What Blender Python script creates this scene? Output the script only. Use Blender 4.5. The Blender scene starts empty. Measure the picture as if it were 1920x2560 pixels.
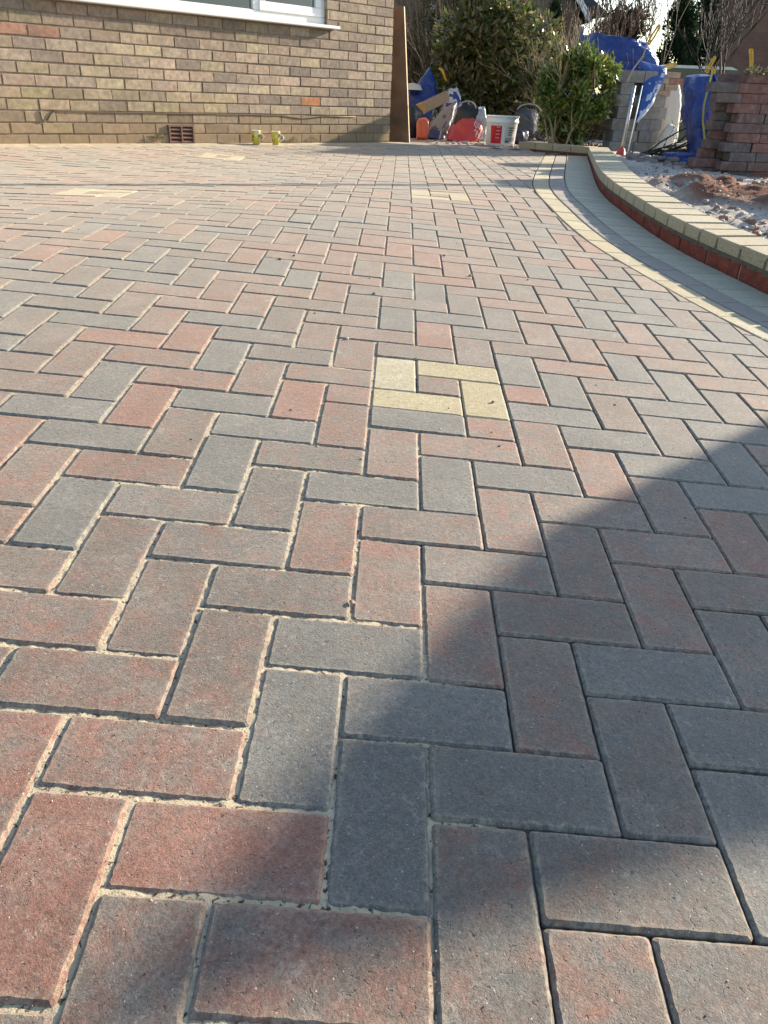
import bpy, math, random
import numpy as np
from mathutils import Vector, Matrix, noise
random.seed(7); rng = np.random.default_rng(7)
scn = bpy.context.scene
COL = scn.collection

# ------------------------------------------------------------------ camera
# world frame: X runs right along the house wall, Y away behind it, Z up; origin at the foot of the house corner
F = 1930.37
CW = np.array([-6.03536, -6.135026, 0.386184])
RW = np.array([[0.717478, -0.695790, 0.033193], [-0.307974, -0.359594, -0.880820], [0.624802, 0.621747, -0.472286]])
cam = bpy.data.cameras.new('camera'); camo = bpy.data.objects.new('camera', cam); COL.objects.link(camo)
cam.sensor_fit = 'VERTICAL'; cam.sensor_height = 24.0; cam.lens = 24.0 * F / 2560
cam.clip_start = 0.05; cam.clip_end = 500
camo.matrix_world = Matrix([[RW[0][0], -RW[1][0], -RW[2][0], CW[0]], [RW[0][1], -RW[1][1], -RW[2][1], CW[1]],
                            [RW[0][2], -RW[1][2], -RW[2][2], CW[2]], [0, 0, 0, 1]])
scn.camera = camo
# ------------------------------------------------------------------ light
SUN_AZ, SUN_EL = math.radians(-11), math.radians(18)
w = bpy.data.worlds.new('World'); scn.world = w; w.use_nodes = True
nt = w.node_tree; bg = nt.nodes['Background']
sky = nt.nodes.new('ShaderNodeTexSky'); sky.sky_type = 'NISHITA'; sky.sun_disc = False
sky.sun_elevation = SUN_EL; sky.sun_rotation = math.radians(90) - SUN_AZ
sky.air_density = 1.0; sky.dust_density = 0.7; sky.ozone_density = 1.2
nt.links.new(sky.outputs[0], bg.inputs[0]); bg.inputs[1].default_value = 0.12
sl = bpy.data.lights.new('sun', 'SUN'); sl.energy = 4.8; sl.angle = math.radians(0.53); sl.color = (1.0, 0.875, 0.70)
so = bpy.data.objects.new('sun', sl); COL.objects.link(so)
SV = Vector((math.cos(SUN_AZ) * math.cos(SUN_EL), math.sin(SUN_AZ) * math.cos(SUN_EL), math.sin(SUN_EL)))
so.rotation_euler = SV.to_track_quat('Z', 'Y').to_euler(); so.location = (6, -6, 8)
scn.view_settings.view_transform = 'Standard'; scn.view_settings.look = 'None'
scn.view_settings.exposure = 1.25; scn.view_settings.gamma = 1.0

# ------------------------------------------------------------------ geometry helpers
def ray(u, v): return RW.T @ np.array([(u - 960) / F, (v - 1280) / F, 1.0])
def onplane(u, v, z):
    d = ray(u, v); t = (z - CW[2]) / d[2]; return CW + t * d
def onwall(u, v, y=0.0):
    d = ray(u, v); t = (y - CW[1]) / d[1]; return CW + t * d
def atd(u, v, depth): return CW + depth * ray(u, v)
def hz(x, y, v):
    lo, hi = -1.0, 12.0
    for _ in range(40):
        m = (lo + hi) / 2; c = RW @ (np.array([x, y, m]) - CW)
        if 1280 + F * c[1] / c[2] > v: lo = m
        else: hi = m
    return (lo + hi) / 2
CR = Vector((0.7178, -0.6962, 0)); CF = Vector((0.6962, 0.7178, 0))   # camera right and forward on the ground
M = np.array([[0.703615, 0.710581, 0.001045], [-0.707487, 0.700687, -0.092198], [-0.066247, 0.064133, 0.995740]])
MO = np.array([5.598184, 5.928057, 0.287972])
NP = M @ np.array([0, 0, 1.0])
def sstep(t): t = np.clip(t, 0, 1); return t * t * (3 - 2 * t)
def near_plane(X, Y): return -MO[2] - (NP[0] * (X + MO[0]) + NP[1] * (Y + MO[1])) / NP[2]
def hgt(X, Y):
    """height of the paving: sloping up from the camera, then level along the house"""
    t = np.clip(1 + Y / 1.2, 0, 1); far = -.05 + .04 * sstep(t) + np.clip(-X, 0, 4) * .006 * t
    n = near_plane(X, Y); k = .05; h = np.clip(.5 + .5 * (far - n) / k, 0, 1)
    return far * (1 - h) + n * h - k * h * (1 - h)
U = .1025
def P2(i, j):
    """paver grid -> plan"""
    return (M[0, 0] * i * U + M[0, 1] * j * U - MO[0], M[1, 0] * i * U + M[1, 1] * j * U - MO[1])
def invP(X, Y):
    q = np.array([X + MO[0], Y + MO[1]]); A = M[:2, :2]; s = np.linalg.solve(A, q) / U; return s[0], s[1]

ORG = {}
class MB:
    def __init__(s): s.v = []; s.f = []; s.c = []; s.m = []; s.mid = []
    def add(s, vs, fs, col=(1, 1, 1, 1), mi=0):
        o = len(s.v); s.v.extend(vs); s.f.extend([tuple(o + i for i in f) for f in fs]); s.c.extend([col] * len(fs)); s.m.extend([mi] * len(fs))
    def box(s, c, sz, R=None, col=(1, 1, 1, 1), mi=0, bev=0.0):
        hx, hy, hzz = sz[0] / 2, sz[1] / 2, sz[2] / 2
        if bev <= 0:
            pts = [Vector((x, y, z)) for z in (-hzz, hzz) for x, y in ((-hx, -hy), (hx, -hy), (hx, hy), (-hx, hy))]
            fs = [(0, 3, 2, 1), (4, 5, 6, 7), (0, 1, 5, 4), (1, 2, 6, 5), (2, 3, 7, 6), (3, 0, 4, 7)]
        else:
            b = bev; pts = []; rings = [(-hzz, b), (-hzz + b, 0), (hzz - b, 0), (hzz, b)]
            for z, i in rings:
                for x, y in ((-hx + i, -hy + i + 0), (hx - i, -hy + i), (hx - i, hy - i), (-hx + i, hy - i)): pts.append(Vector((x, y, z)))
            fs = [(3, 2, 1, 0), (12, 13, 14, 15)]
            for r in range(3):
                for k in range(4): fs.append((r * 4 + k, r * 4 + (k + 1) % 4, r * 4 + 4 + (k + 1) % 4, r * 4 + 4 + k))
        c = Vector(c); R = R or Matrix.Identity(3)
        s.add([tuple(c + R @ p) for p in pts], fs, col, mi)
    def tube(s, pts, rad, n=8, col=(1, 1, 1, 1), mi=0, caps=True):
        pts = [Vector(p) for p in pts]
        if not hasattr(rad, '__len__'): rad = [rad] * len(pts)
        vs = []; prev = None
        for i, p in enumerate(pts):
            d = (pts[min(i + 1, len(pts) - 1)] - pts[max(i - 1, 0)])
            if d.length < 1e-9: d = Vector((0, 0, 1))
            d.normalize()
            a = Vector((0, 0, 1)) if abs(d.z) < .9 else Vector((1, 0, 0))
            if prev is not None:
                x = prev - d * prev.dot(d)
                x = x.normalized() if x.length > 1e-6 else d.cross(a).normalized()
            else: x = d.cross(a).normalized()
            prev = x; y = d.cross(x)
            for k in range(n):
                t = 2 * math.pi * k / n; vs.append(tuple(p + (x * math.cos(t) + y * math.sin(t)) * rad[i]))
        fs = []
        for i in range(len(pts) - 1):
            for k in range(n): fs.append((i * n + k, i * n + (k + 1) % n, (i + 1) * n + (k + 1) % n, (i + 1) * n + k))
        if caps: fs.append(tuple(range(n - 1, -1, -1))); L = (len(pts) - 1) * n; fs.append(tuple(range(L, L + n)))
        s.add(vs, fs, col, mi)
    def lathe(s, c, prof, n=32, R=None, col=(1, 1, 1, 1), mi=0):
        c = Vector(c); R = R or Matrix.Identity(3); vs = []; fs = []
        for r, z in prof:
            for k in range(n):
                t = 2 * math.pi * k / n; vs.append(tuple(c + R @ Vector((r * math.cos(t), r * math.sin(t), z))))
        for i in range(len(prof) - 1):
            for k in range(n): fs.append((i * n + k, i * n + (k + 1) % n, (i + 1) * n + (k + 1) % n, (i + 1) * n + k))
        s.add(vs, fs, col, mi)
    def build(s, name, mats, parent=None, smooth=False):
        me = bpy.data.meshes.new(name)
        org = Vector((0, 0, 0))
        if parent is not None: org = ORG[parent.name]
        me.from_pydata([tuple(Vector(p) - org) for p in s.v] if org.length else s.v, [], s.f)
        if not isinstance(mats, (list, tuple)): mats = [mats]
        for m in mats: me.materials.append(m)
        if len(mats) > 1: me.polygons.foreach_set('material_index', s.m)
        a = me.attributes.new('pc', 'FLOAT_COLOR', 'FACE')
        cc = np.ones((len(s.f), 4), np.float32); arr = np.array([tuple(c) + (1,) * (4 - len(c)) for c in s.c], np.float32)
        if len(arr): cc[:] = arr
        a.data.foreach_set('color', cc.ravel())
        if s.mid:
            ea = me.attributes.new('edge', 'FLOAT', 'POINT'); ev = np.ones(len(s.v), np.float32); ev[s.mid] = 0; ea.data.foreach_set('value', ev)
        if smooth: me.polygons.foreach_set('use_smooth', [True] * len(s.f))
        me.update()
        o = bpy.data.objects.new(name, me); COL.objects.link(o)
        if parent is not None: o.parent = parent
        ORG[o.name] = org
        return o
def tag(o, label=None, cat=None, group=None, kind=None):
    if label: o['label'] = label
    if cat: o['category'] = cat
    if group: o['group'] = group
    if kind: o['kind'] = kind
    return o
def thing(name, label, cat, loc, group=None):
    o = bpy.data.objects.new(name, None); COL.objects.link(o); o.location = tuple(loc); o.empty_display_size = .1
    ORG[o.name] = Vector(loc); return tag(o, label, cat, group)
def rotz(a): return Matrix.Rotation(a, 3, 'Z')
CAMROT = rotz(math.atan2(CR.y, CR.x))

# ------------------------------------------------------------------ materials
class NT:
    def __init__(s, name):
        s.m = bpy.data.materials.new(name); s.m.use_nodes = True; s.t = s.m.node_tree; s.b = s.t.nodes['Principled BSDF']
    def n(s, typ, **k):
        x = s.t.nodes.new(typ)
        for a, v in k.items(): setattr(x, a, v)
        return x
    def l(s, a, b): s.t.links.new(a, b)
    def val(s, x, sock):
        if isinstance(x, (int, float)): sock.default_value = x
        elif isinstance(x, (tuple, list)): sock.default_value = tuple(x) + (1,) * (4 - len(x)) if sock.type == 'RGBA' else x
        else: s.l(x, sock)
    def math(s, op, a, b=0.0, c=None, clamp=False):
        x = s.n('ShaderNodeMath', operation=op, use_clamp=clamp); s.val(a, x.inputs[0]); s.val(b, x.inputs[1])
        if c is not None: s.val(c, x.inputs[2])
        return x.outputs[0]
    def mix(s, f, a, b, mode='MIX'):
        x = s.n('ShaderNodeMix', data_type='RGBA', blend_type=mode, clamp_factor=True)
        s.val(f, x.inputs[0]); s.val(a, x.inputs[6]); s.val(b, x.inputs[7]); return x.outputs[2]
    def noise(s, scale, detail=3, rough=.55, vec=None, dist=0.0, out=0):
        x = s.n('ShaderNodeTexNoise'); x.inputs['Scale'].default_value = scale; x.inputs['Detail'].default_value = detail
        x.inputs['Roughness'].default_value = rough; x.inputs['Distortion'].default_value = dist
        if vec is not None: s.l(vec, x.inputs['Vector'])
        return x.outputs[out]
    def ramp(s, x, a, b, lo=0.0, hi=1.0, interp='LINEAR'):
        r = s.n('ShaderNodeMapRange', interpolation_type=interp); r.clamp = True
        s.val(x, r.inputs[0]); r.inputs[1].default_value = a; r.inputs[2].default_value = b; r.inputs[3].default_value = lo; r.inputs[4].default_value = hi
        return r.outputs[0]
    def pos(s): return s.n('ShaderNodeNewGeometry').outputs['Position']
    def bump(s, h, strength=.5, dist=.002, prev=None):
        x = s.n('ShaderNodeBump'); x.inputs['Strength'].default_value = strength; x.inputs['Distance'].default_value = dist
        s.l(h, x.inputs['Height'])
        if prev is not None: s.l(prev, x.inputs['Normal'])
        return x.outputs[0]
def plain(name, col, rough=.6, metal=0.0, var=.15, scale=8, bump=0.0, bscale=60, bdist=.002, spec=.5, attr=False, dirt=None):
    k = NT(name); p = k.pos()
    if attr:
        a = k.n('ShaderNodeAttribute', attribute_name='pc'); base = a.outputs['Color']
    else: base = tuple(col) + (1,)
    nn = k.noise(scale, 4, .6, p)
    f = k.ramp(nn, .3, .7, 1 - var, 1 + var)
    mx = k.n('ShaderNodeVectorMath', operation='SCALE')
    if attr: k.l(base, mx.inputs[0])
    else: mx.inputs[0].default_value = col
    k.l(f, mx.inputs['Scale']); out = mx.outputs[0]
    if dirt: out = k.mix(k.ramp(k.noise(dirt[1], 5, .65, p), .5, .75, 0, dirt[2]), out, tuple(dirt[0]) + (1,))
    k.l(out, k.b.inputs['Base Color']); k.b.inputs['Roughness'].default_value = rough; k.b.inputs['Metallic'].default_value = metal
    k.b.inputs['Specular IOR Level'].default_value = spec
    if bump: k.l(k.bump(k.noise(bscale, 5, .6, p), bump, bdist), k.b.inputs['Normal'])
    return k.m
def paver_mat(name, base, red, grey, dustcol=(.50, .45, .37), pits=1.0, amp=1.3, edge=.55):
    k = NT(name); p = k.pos()
    at = k.n('ShaderNodeAttribute', attribute_name='pc'); sep = k.n('ShaderNodeSeparateColor'); k.l(at.outputs['Color'], sep.inputs[0])
    sv = k.n('ShaderNodeCombineXYZ'); k.l(k.math('MULTIPLY', at.outputs['Alpha'], 37.0), sv.inputs[0]); k.l(k.math('MULTIPLY', at.outputs['Alpha'], 11.0), sv.inputs[1])
    ad = k.n('ShaderNodeVectorMath', operation='ADD'); k.l(p, ad.inputs[0]); k.l(sv.outputs[0], ad.inputs[1]); q = ad.outputs[0]
    n1 = k.math('SUBTRACT', k.noise(24, 6, .68, q), .5); n2 = k.math('SUBTRACT', k.noise(30, 6, .7, q, out=0, dist=.5), .5)
    n1b = k.math('SUBTRACT', k.noise(70, 4, .6, q), .5)
    rm = k.math('ADD', k.math('ADD', sep.outputs[0], k.math('MULTIPLY', n1, amp * 1.6)), k.math('MULTIPLY', n1b, .5), clamp=True)
    gm = k.math('ADD', k.math('SUBTRACT', sep.outputs[1], k.math('MULTIPLY', n2, amp * 1.4)), k.math('MULTIPLY', n1b, .3), clamp=True)
    c = k.mix(rm, base, red); c = k.mix(gm, c, grey)
    br = k.math('MULTIPLY', k.math('ADD', sep.outputs[2], 0.0), k.ramp(k.noise(5, 3, .5, q), .25, .75, .86, 1.14))
    g = k.ramp(k.noise(330, 4, .75, q), .28, .72, .40, 1.62)          # aggregate grain
    br = k.math('MULTIPLY', k.math('MULTIPLY', br, g), k.ramp(k.noise(85, 4, .7, q), .3, .7, .78, 1.22))
    s = k.n('ShaderNodeVectorMath', operation='SCALE'); k.l(c, s.inputs[0]); k.l(br, s.inputs['Scale']); c = s.outputs[0]
    dust = k.math('MULTIPLY', k.ramp(k.noise(9, 6, .7, p), .45, .8, .05, .5), k.ramp(k.noise(160, 3, .6, p), .35, .7))
    c = k.mix(dust, c, dustcol)
    sp = k.ramp(k.noise(300, 1, .5, q), .74, .80, 0, .8); c = k.mix(sp, c, (.70, .66, .58))
    pit = k.math('MULTIPLY', k.ramp(k.noise(170, 2, .5, q, dist=.35), .64, .70), k.ramp(k.noise(20, 2, .5, q), .42, .60, .1, 1)); 
    c = k.mix(k.math('MULTIPLY', pit, .45 * pits), c, (.06, .045, .035))
    ea = k.n('ShaderNodeAttribute', attribute_name='edge').outputs['Fac']
    em = k.math('MULTIPLY', k.ramp(ea, .88, 1.0, 0, 1), k.ramp(k.noise(110, 5, .75, p), .42, .62, 0, .75)); c = k.mix(k.math('MULTIPLY', em, edge), c, (.56, .46, .31))
    scf = k.math('MULTIPLY', k.ramp(k.noise(34, 6, .75, q, dist=1.5), .57, .70, 0, .55), k.ramp(k.noise(300, 2, .6, p), .40, .6)); c = k.mix(scf, c, dustcol)
    k.l(c, k.b.inputs['Base Color']); k.b.inputs['Roughness'].default_value = .72; k.b.inputs['Specular IOR Level'].default_value = .5
    k.b.inputs['Sheen Weight'].default_value = .38; k.b.inputs['Sheen Roughness'].default_value = .45; k.b.inputs['Sheen Tint'].default_value = (1, .90, .76, 1)
    h = k.math('ADD', k.math('MULTIPLY', k.noise(520, 4, .75, q), .55), k.math('MULTIPLY', k.noise(120, 4, .65, q), .6))
    h = k.math('SUBTRACT', h, k.math('MULTIPLY', pit, .9 * pits))
    k.l(k.bump(h, .9, .0026), k.b.inputs['Normal'])
    return k.m
M_PAV = paver_mat('brindle_paver', (.148, .112, .090), (.220, .092, .062), (.108, .111, .104), amp=2.5, edge=.5)
M_YEL = paver_mat('yellow_paver', (.36, .295, .15), (.48, .44, .33), (.29, .24, .115), (.56, .52, .42), .8, 1.7)
M_COP = paver_mat('coping_block', (.31, .26, .15), (.36, .31, .20), (.25, .21, .115), (.56, .52, .42), .5, .8)
M_CHA = paver_mat('charcoal_paver', (.17, .145, .14), (.20, .16, .15), (.14, .135, .14), (.4, .37, .33), .5, .6)
M_BUF = paver_mat('buff_paver', (.35, .325, .23), (.39, .35, .25), (.29, .28, .21), (.5, .48, .4), .4, .6)
def sand_mat():
    k = NT('kiln_dried_sand'); p = k.pos()
    c = k.mix(k.noise(90, 6, .7, p), (.46, .37, .24), (.78, .67, .48))
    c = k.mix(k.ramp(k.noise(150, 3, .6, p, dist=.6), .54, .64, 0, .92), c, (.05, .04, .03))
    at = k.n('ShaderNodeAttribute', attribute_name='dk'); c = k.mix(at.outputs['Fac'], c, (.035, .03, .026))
    k.l(c, k.b.inputs['Base Color']); k.b.inputs['Roughness'].default_value = .95; k.b.inputs['Specular IOR Level'].default_value = .1
    k.l(k.bump(k.noise(300, 5, .75, p), 1.0, .003), k.b.inputs['Normal']); return k.m
M_SAND = sand_mat()
M_RED = plain('red_facing_brick', (.21, .045, .026), .75, var=.4, scale=30, bump=.6, bscale=120)
M_MORT = plain('grey_mortar', (.42, .36, .30), .9, var=.25, scale=40, bump=.6, bscale=200)
M_MORTD = plain('dark_mortar', (.24, .18, .13), .9, var=.3, scale=30, bump=.6, bscale=200)
def _hb():
    m = plain('buff_house_brick', (1, 1, 1), .88, attr=True, var=.28, scale=28, bump=.8, bscale=130, bdist=.005, dirt=((.17, .145, .115), 5, .5), spec=.2)
    k = NT.__new__(NT); k.m = m; k.t = m.node_tree; k.b = k.t.nodes['Principled BSDF']; src = k.b.inputs['Base Color'].links[0].from_socket
    sp_ = k.n('ShaderNodeSeparateXYZ'); p = k.pos(); k.l(p, sp_.inputs[0])
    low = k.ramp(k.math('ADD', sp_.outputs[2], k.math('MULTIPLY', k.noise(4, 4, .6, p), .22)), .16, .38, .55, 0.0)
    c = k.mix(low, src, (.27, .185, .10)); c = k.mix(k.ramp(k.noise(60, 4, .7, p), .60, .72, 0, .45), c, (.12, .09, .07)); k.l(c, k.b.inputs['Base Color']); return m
M_HB = _hb()
M_ATTR = plain('tinted', (1, 1, 1), .7, attr=True, var=.12, scale=20, bump=.2, bscale=80)
M_UPVC = plain('white_upvc', (.80, .80, .79), .35, var=.04, scale=5)
M_WHITEPL = plain('white_plastic', (.78, .78, .76), .4, var=.06, scale=20)
M_TERRA = plain('terracotta', (.15, .08, .058), .8, var=.25, scale=60, bump=.4, bscale=200)
M_BLACK = plain('black_plastic', (.02, .021, .023), .45, var=.3, scale=12, bump=.3, bscale=30)
M_DARK = plain('vent_shade_dark', (.03, .03, .03), .9)
M_METAL = plain('galvanised_steel', (.55, .57, .58), .38, metal=.85, var=.15, scale=30)
M_CABLE = plain('painted_cable', (.13, .09, .06), .6)

# ------------------------------------------------------------------ polygon tools for slabs
def clip(poly, a, n):
    """keep the side where (p-a).n <= 0"""
    out = []
    for i in range(len(poly)):
        p, q = poly[i], poly[(i + 1) % len(poly)]
        dp = (p[0] - a[0]) * n[0] + (p[1] - a[1]) * n[1]; dq = (q[0] - a[0]) * n[0] + (q[1] - a[1]) * n[1]
        if dp <= 0: out.append(p)
        if dp * dq < 0: t = dp / (dp - dq); out.append((p[0] + t * (q[0] - p[0]), p[1] + t * (q[1] - p[1])))
    return out
def area(p): return .5 * sum(p[i][0] * p[(i + 1) % len(p)][1] - p[(i + 1) % len(p)][0] * p[i][1] for i in range(len(p)))
def clean(p, e=.004):
    out = []
    for q in p:
        if not out or math.hypot(q[0] - out[-1][0], q[1] - out[-1][1]) > e: out.append(q)
    if len(out) > 2 and math.hypot(out[0][0] - out[-1][0], out[0][1] - out[-1][1]) < e: out.pop()
    return out
def inset(p, d):
    n = len(p); out = []
    for i in range(n):
        a, b, c = p[i - 1], p[i], p[(i + 1) % n]
        e1 = (b[0] - a[0], b[1] - a[1]); e2 = (c[0] - b[0], c[1] - b[1])
        l1 = math.hypot(*e1); l2 = math.hypot(*e2)
        n1 = (-e1[1] / l1, e1[0] / l1); n2 = (-e2[1] / l2, e2[0] / l2)
        k = 1 + n1[0] * n2[0] + n1[1] * n2[1]
        if k < .25: k = .25
        out.append((b[0] + d * (n1[0] + n2[0]) / k, b[1] + d * (n1[1] + n2[1]) / k))
    return out
def slab(mb, poly, zf, top, bot, joint=.0015, cham=.006, chz=.004, col=(0, 0, 1, 0), mi=0, fine=False, tilt=(0, 0)):
    poly = clean(poly)
    if len(poly) < 3 or area(poly) < 2.5e-4: return
    o = inset(poly, joint); i_ = inset(poly, joint + cham)
    if area(o) < 1e-4 or area(i_) < 4e-5: return
    if any(math.hypot(a[0] - b[0], a[1] - b[1]) > .08 for a, b in zip(o, i_)): return
    o_in = list(i_)
    if fine:
        oo, ii = [], []
        n = len(o); r = .0028
        for k in range(n):
            a, b = o[k], o[(k + 1) % n]; c, d = i_[k], i_[(k + 1) % n]
            L = math.hypot(b[0] - a[0], b[1] - a[1])
            if L < .012: ts = [.5]
            else:
                m = max(1, int(L / .007)); ts = [r / L + (1 - 2 * r / L) * t / m for t in range(m + 1)]
            nx, ny = (b[1] - a[1]) / max(L, 1e-6), -(b[0] - a[0]) / max(L, 1e-6)
            for t in ts:
                x, y = a[0] + (b[0] - a[0]) * t, a[1] + (b[1] - a[1]) * t
                j = (noise.noise(Vector((x * 90, y * 90, 3.1))) * .7 + noise.noise(Vector((x * 240, y * 240, 8.1))) * .7) * .0011
                oo.append((x + nx * j, y + ny * j))
                x, y = c[0] + (d[0] - c[0]) * t, c[1] + (d[1] - c[1]) * t
                j = (noise.noise(Vector((x * 60, y * 60, 9.1))) + noise.noise(Vector((x * 200, y * 200, 5.1)))) * .0011
                ii.append((x + nx * j, y + ny * j))
        o, i_ = oo, ii
    cx = sum(p[0] for p in i_) / len(i_); cy = sum(p[1] for p in i_) / len(i_)
    n = len(o); vs = []
    def zz(p, z): return (p[0], p[1], float(zf(p[0], p[1])) + z + tilt[0] * (p[0] - cx) + tilt[1] * (p[1] - cy))
    for p in o: vs.append(zz(p, bot))
    for p in o: vs.append(zz(p, top - chz))
    for p in i_: vs.append(zz(p, top))
    fs = []
    for r in range(2):
        for k in range(n): fs.append((r * n + k, r * n + (k + 1) % n, r * n + n + (k + 1) % n, r * n + n + k))
    if n <= 6 and n != 4: fs.append(tuple(range(2 * n, 3 * n)))
    elif n == 4:      # roof-like split so that distance from the edge can be read
        q = [i_[k] for k in range(4)]; l0 = math.hypot(q[1][0] - q[0][0], q[1][1] - q[0][1]); l1 = math.hypot(q[2][0] - q[1][0], q[2][1] - q[1][1]); s_ = 0 if l0 >= l1 else 1
        lg, st = max(l0, l1), min(l0, l1); f_ = min(.5, st / 2 / max(lg, 1e-6)); b0, b1, b2, b3 = s_, (s_ + 1) % 4, (s_ + 2) % 4, (s_ + 3) % 4
        e0 = ((q[b0][0] + q[b3][0]) / 2, (q[b0][1] + q[b3][1]) / 2); e1 = ((q[b1][0] + q[b2][0]) / 2, (q[b1][1] + q[b2][1]) / 2)
        m0 = (e0[0] + (e1[0] - e0[0]) * f_, e0[1] + (e1[1] - e0[1]) * f_); m1 = (e1[0] + (e0[0] - e1[0]) * f_ * .98, e1[1] + (e0[1] - e1[1]) * f_ * .98)
        vs.append(zz(m0, top)); vs.append(zz(m1, top)); c0, c1 = len(vs) - 2, len(vs) - 1; mb.mid += [len(mb.v) + c0, len(mb.v) + c1]
        fs += [(8 + b0, 8 + b1, c1, c0), (8 + b1, 8 + b2, c1), (8 + b2, 8 + b3, c0, c1), (8 + b3, 8 + b0, c0)]
    else:
        q = [p for p in (o_in if o_in else i_)]
        if len(q) == 4:
            l0 = math.hypot(q[1][0] - q[0][0], q[1][1] - q[0][1]); l1 = math.hypot(q[2][0] - q[1][0], q[2][1] - q[1][1]); s_ = 0 if l0 >= l1 else 1; lg, st = max(l0, l1), min(l0, l1); f_ = min(.5, st / 2 / lg)
            b0, b1, b2, b3 = s_, (s_ + 1) % 4, (s_ + 2) % 4, (s_ + 3) % 4
            e0 = Vector(((q[b0][0] + q[b3][0]) / 2, (q[b0][1] + q[b3][1]) / 2)); e1 = Vector(((q[b1][0] + q[b2][0]) / 2, (q[b1][1] + q[b2][1]) / 2)); m0 = e0 + (e1 - e0) * f_; m1 = e1 + (e0 - e1) * f_ * .98
            vs.append(zz(m0, top)); vs.append(zz(m1, top)); c0, c1 = len(vs) - 2, len(vs) - 1; mb.mid += [len(mb.v) + c0, len(mb.v) + c1]
            ax = e1 - e0; L2 = ax.length_squared; own = []
            for p in i_: own.append(c0 if (Vector(p) - e0).dot(ax) / L2 < .5 else c1)
            for k in range(n):
                k2 = (k + 1) % n
                if own[k] == own[k2]: fs.append((2 * n + k, 2 * n + k2, own[k]))
                else: fs.append((2 * n + k, 2 * n + k2, own[k2], own[k]))
        else:
            vs.append(zz((cx, cy), top)); c = len(vs) - 1; mb.mid.append(len(mb.v) + c)
            for k in range(n): fs.append((2 * n + k, 2 * n + (k + 1) % n, c))
    mb.add(vs, fs, col, mi)

# ------------------------------------------------------------------ kerb curve (foot of the garden wall, far corner -> near)
KP = [(1.172, -1.586), (.13, -2.283), (-.903, -2.974), (-1.25, -3.213), (-1.544, -3.424), (-1.830, -3.660), (-2.130, -3.960), (-2.365, -4.205), (-2.560, -4.430), (-2.690, -4.605), (-2.785, -4.760),
      (-2.880, -4.915), (-2.965, -5.055), (-3.10, -5.30), (-3.25, -5.62), (-3.37, -6.0), (-3.45, -6.5), (-3.5, -7.2), (-3.52, -8.0)]
def resample(pts, step):
    pts = np.array(pts, float); d = np.r_[0, np.cumsum(np.hypot(*np.diff(pts, axis=0).T))]
    s = np.arange(0, d[-1], step); return np.c_[np.interp(s, d, pts[:, 0]), np.interp(s, d, pts[:, 1])]
K = resample(KP, .02)
for _ in range(28):
    K[1:-1] = .25 * K[:-2] + .5 * K[1:-1] + .25 * K[2:]
K = resample(K, .01)
KT = np.gradient(K, axis=0); KT /= np.linalg.norm(KT, axis=1)[:, None]
for _ in range(40): KT[1:-1] = .25 * KT[:-2] + .5 * KT[1:-1] + .25 * KT[2:]
KN = np.c_[KT[:, 1], -KT[:, 0]]
KL = len(K) * .01
def kc(s, off):
    """point at arc length s, offset towards the driveway"""
    i = min(max(s / .01, 0), len(K) - 1.001); a = int(i); t = i - a
    p = K[a] * (1 - t) + K[a + 1] * t; n = KN[a] * (1 - t) + KN[a + 1] * t; n = n / np.linalg.norm(n)
    return (float(p[0] + n[0] * off), float(p[1] + n[1] * off))
INNER = K + KN * .415
def wall_h(s): return float(np.interp(s, [0, 4.1, 5.3, 9], [.085, .110, .125, .13]))
def top_z(s):
    p = kc(s, 0); return float(hgt(p[0], p[1])) + wall_h(s)

# ------------------------------------------------------------------ driveway: block paving laid herringbone
SPEC = {(-7, 9): 'R', (-4, 10): 'R', (-7, 13): 'R', (-1, 15): 'R', (-5, -1): 'R', (-4, 0): 'R', (-13, 19): 'R', (-12, 22): 'R', (-8, 12): 'r', (-3, 9): 'r', (-5, 1): 'r', (-6, 0): 'r', (-7, 7): 'r', (-9, 7): 'r', (0, 10): 'r', (0, 22): 'r', (2, 8): 'r', (-3, 5): 'r', (-6, 2): 'p', (-8, 6): 'p', (-2, 8): 'p', (-1, 9): 'p', (1, 9): 'p', (-7, 3): 'p', (-1, 3): 'p', (-2, 4): 'p', (0, 6): 'p', (-3, -1): 'p', (0, 2): 'b', (-8, 8): 'g', (-7, 5): 'g', (-9, 9): 'g', (-8, 10): 'g', (-5, 9): 'g', (-3, 3): 'g', (-3, 1): 'g', (-2, 0): 'g', (-2, 2): 'g', (-1, 1): 'g', (-1, 7): 'g', (-2, 10): 'g', (5, 9): 'g', (1, 13): 'g', (4, 14): 'g', (2, 12): 'g', (4, 18): 'g', (-6, 20): 'g', (-5, 19): 'g', (2, 2): 'g', (2, 0): 'g', (1, 3): 'g', (3, 9): 'g', (2, 10): 'g', (4, 8): 'g', (-6, 10): 'g', (-6, 12): 'g', (-7, 15): 'g', (-10, 14): 'g', (1, 1): 'k', (-4, 6): 'k', (-5, 5): 'k', (-6, 6): 'k', (-1, 5): 'k', (-1, -1): 'k', (0, 0): 'k', (-4, 4): 'k', (1, -1): 'k', (0, 16): 'k', (-5, 13): 'k', (-6, 4): 'b', (-5, 3): 'b', (-4, 2): 'b', (-8, 4): 'b', (-2, 6): 'b', (1, 7): 'b', (1, 5): 'b', (0, 4): 'b', (-4, -2): 'b', (0, -2): 'b', (-6, 8): 'b', (-5, 11): 'b'}
TONE = {'R': (1.0, -.6, 1.0), 'r': (.60, -.05, 1.0), 'p': (.34, -.02, 1.05), 'b': (.12, .1, .95), 'k': (.12, .45, .95), 'g': (-.25, .95, 1.02)}
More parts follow.
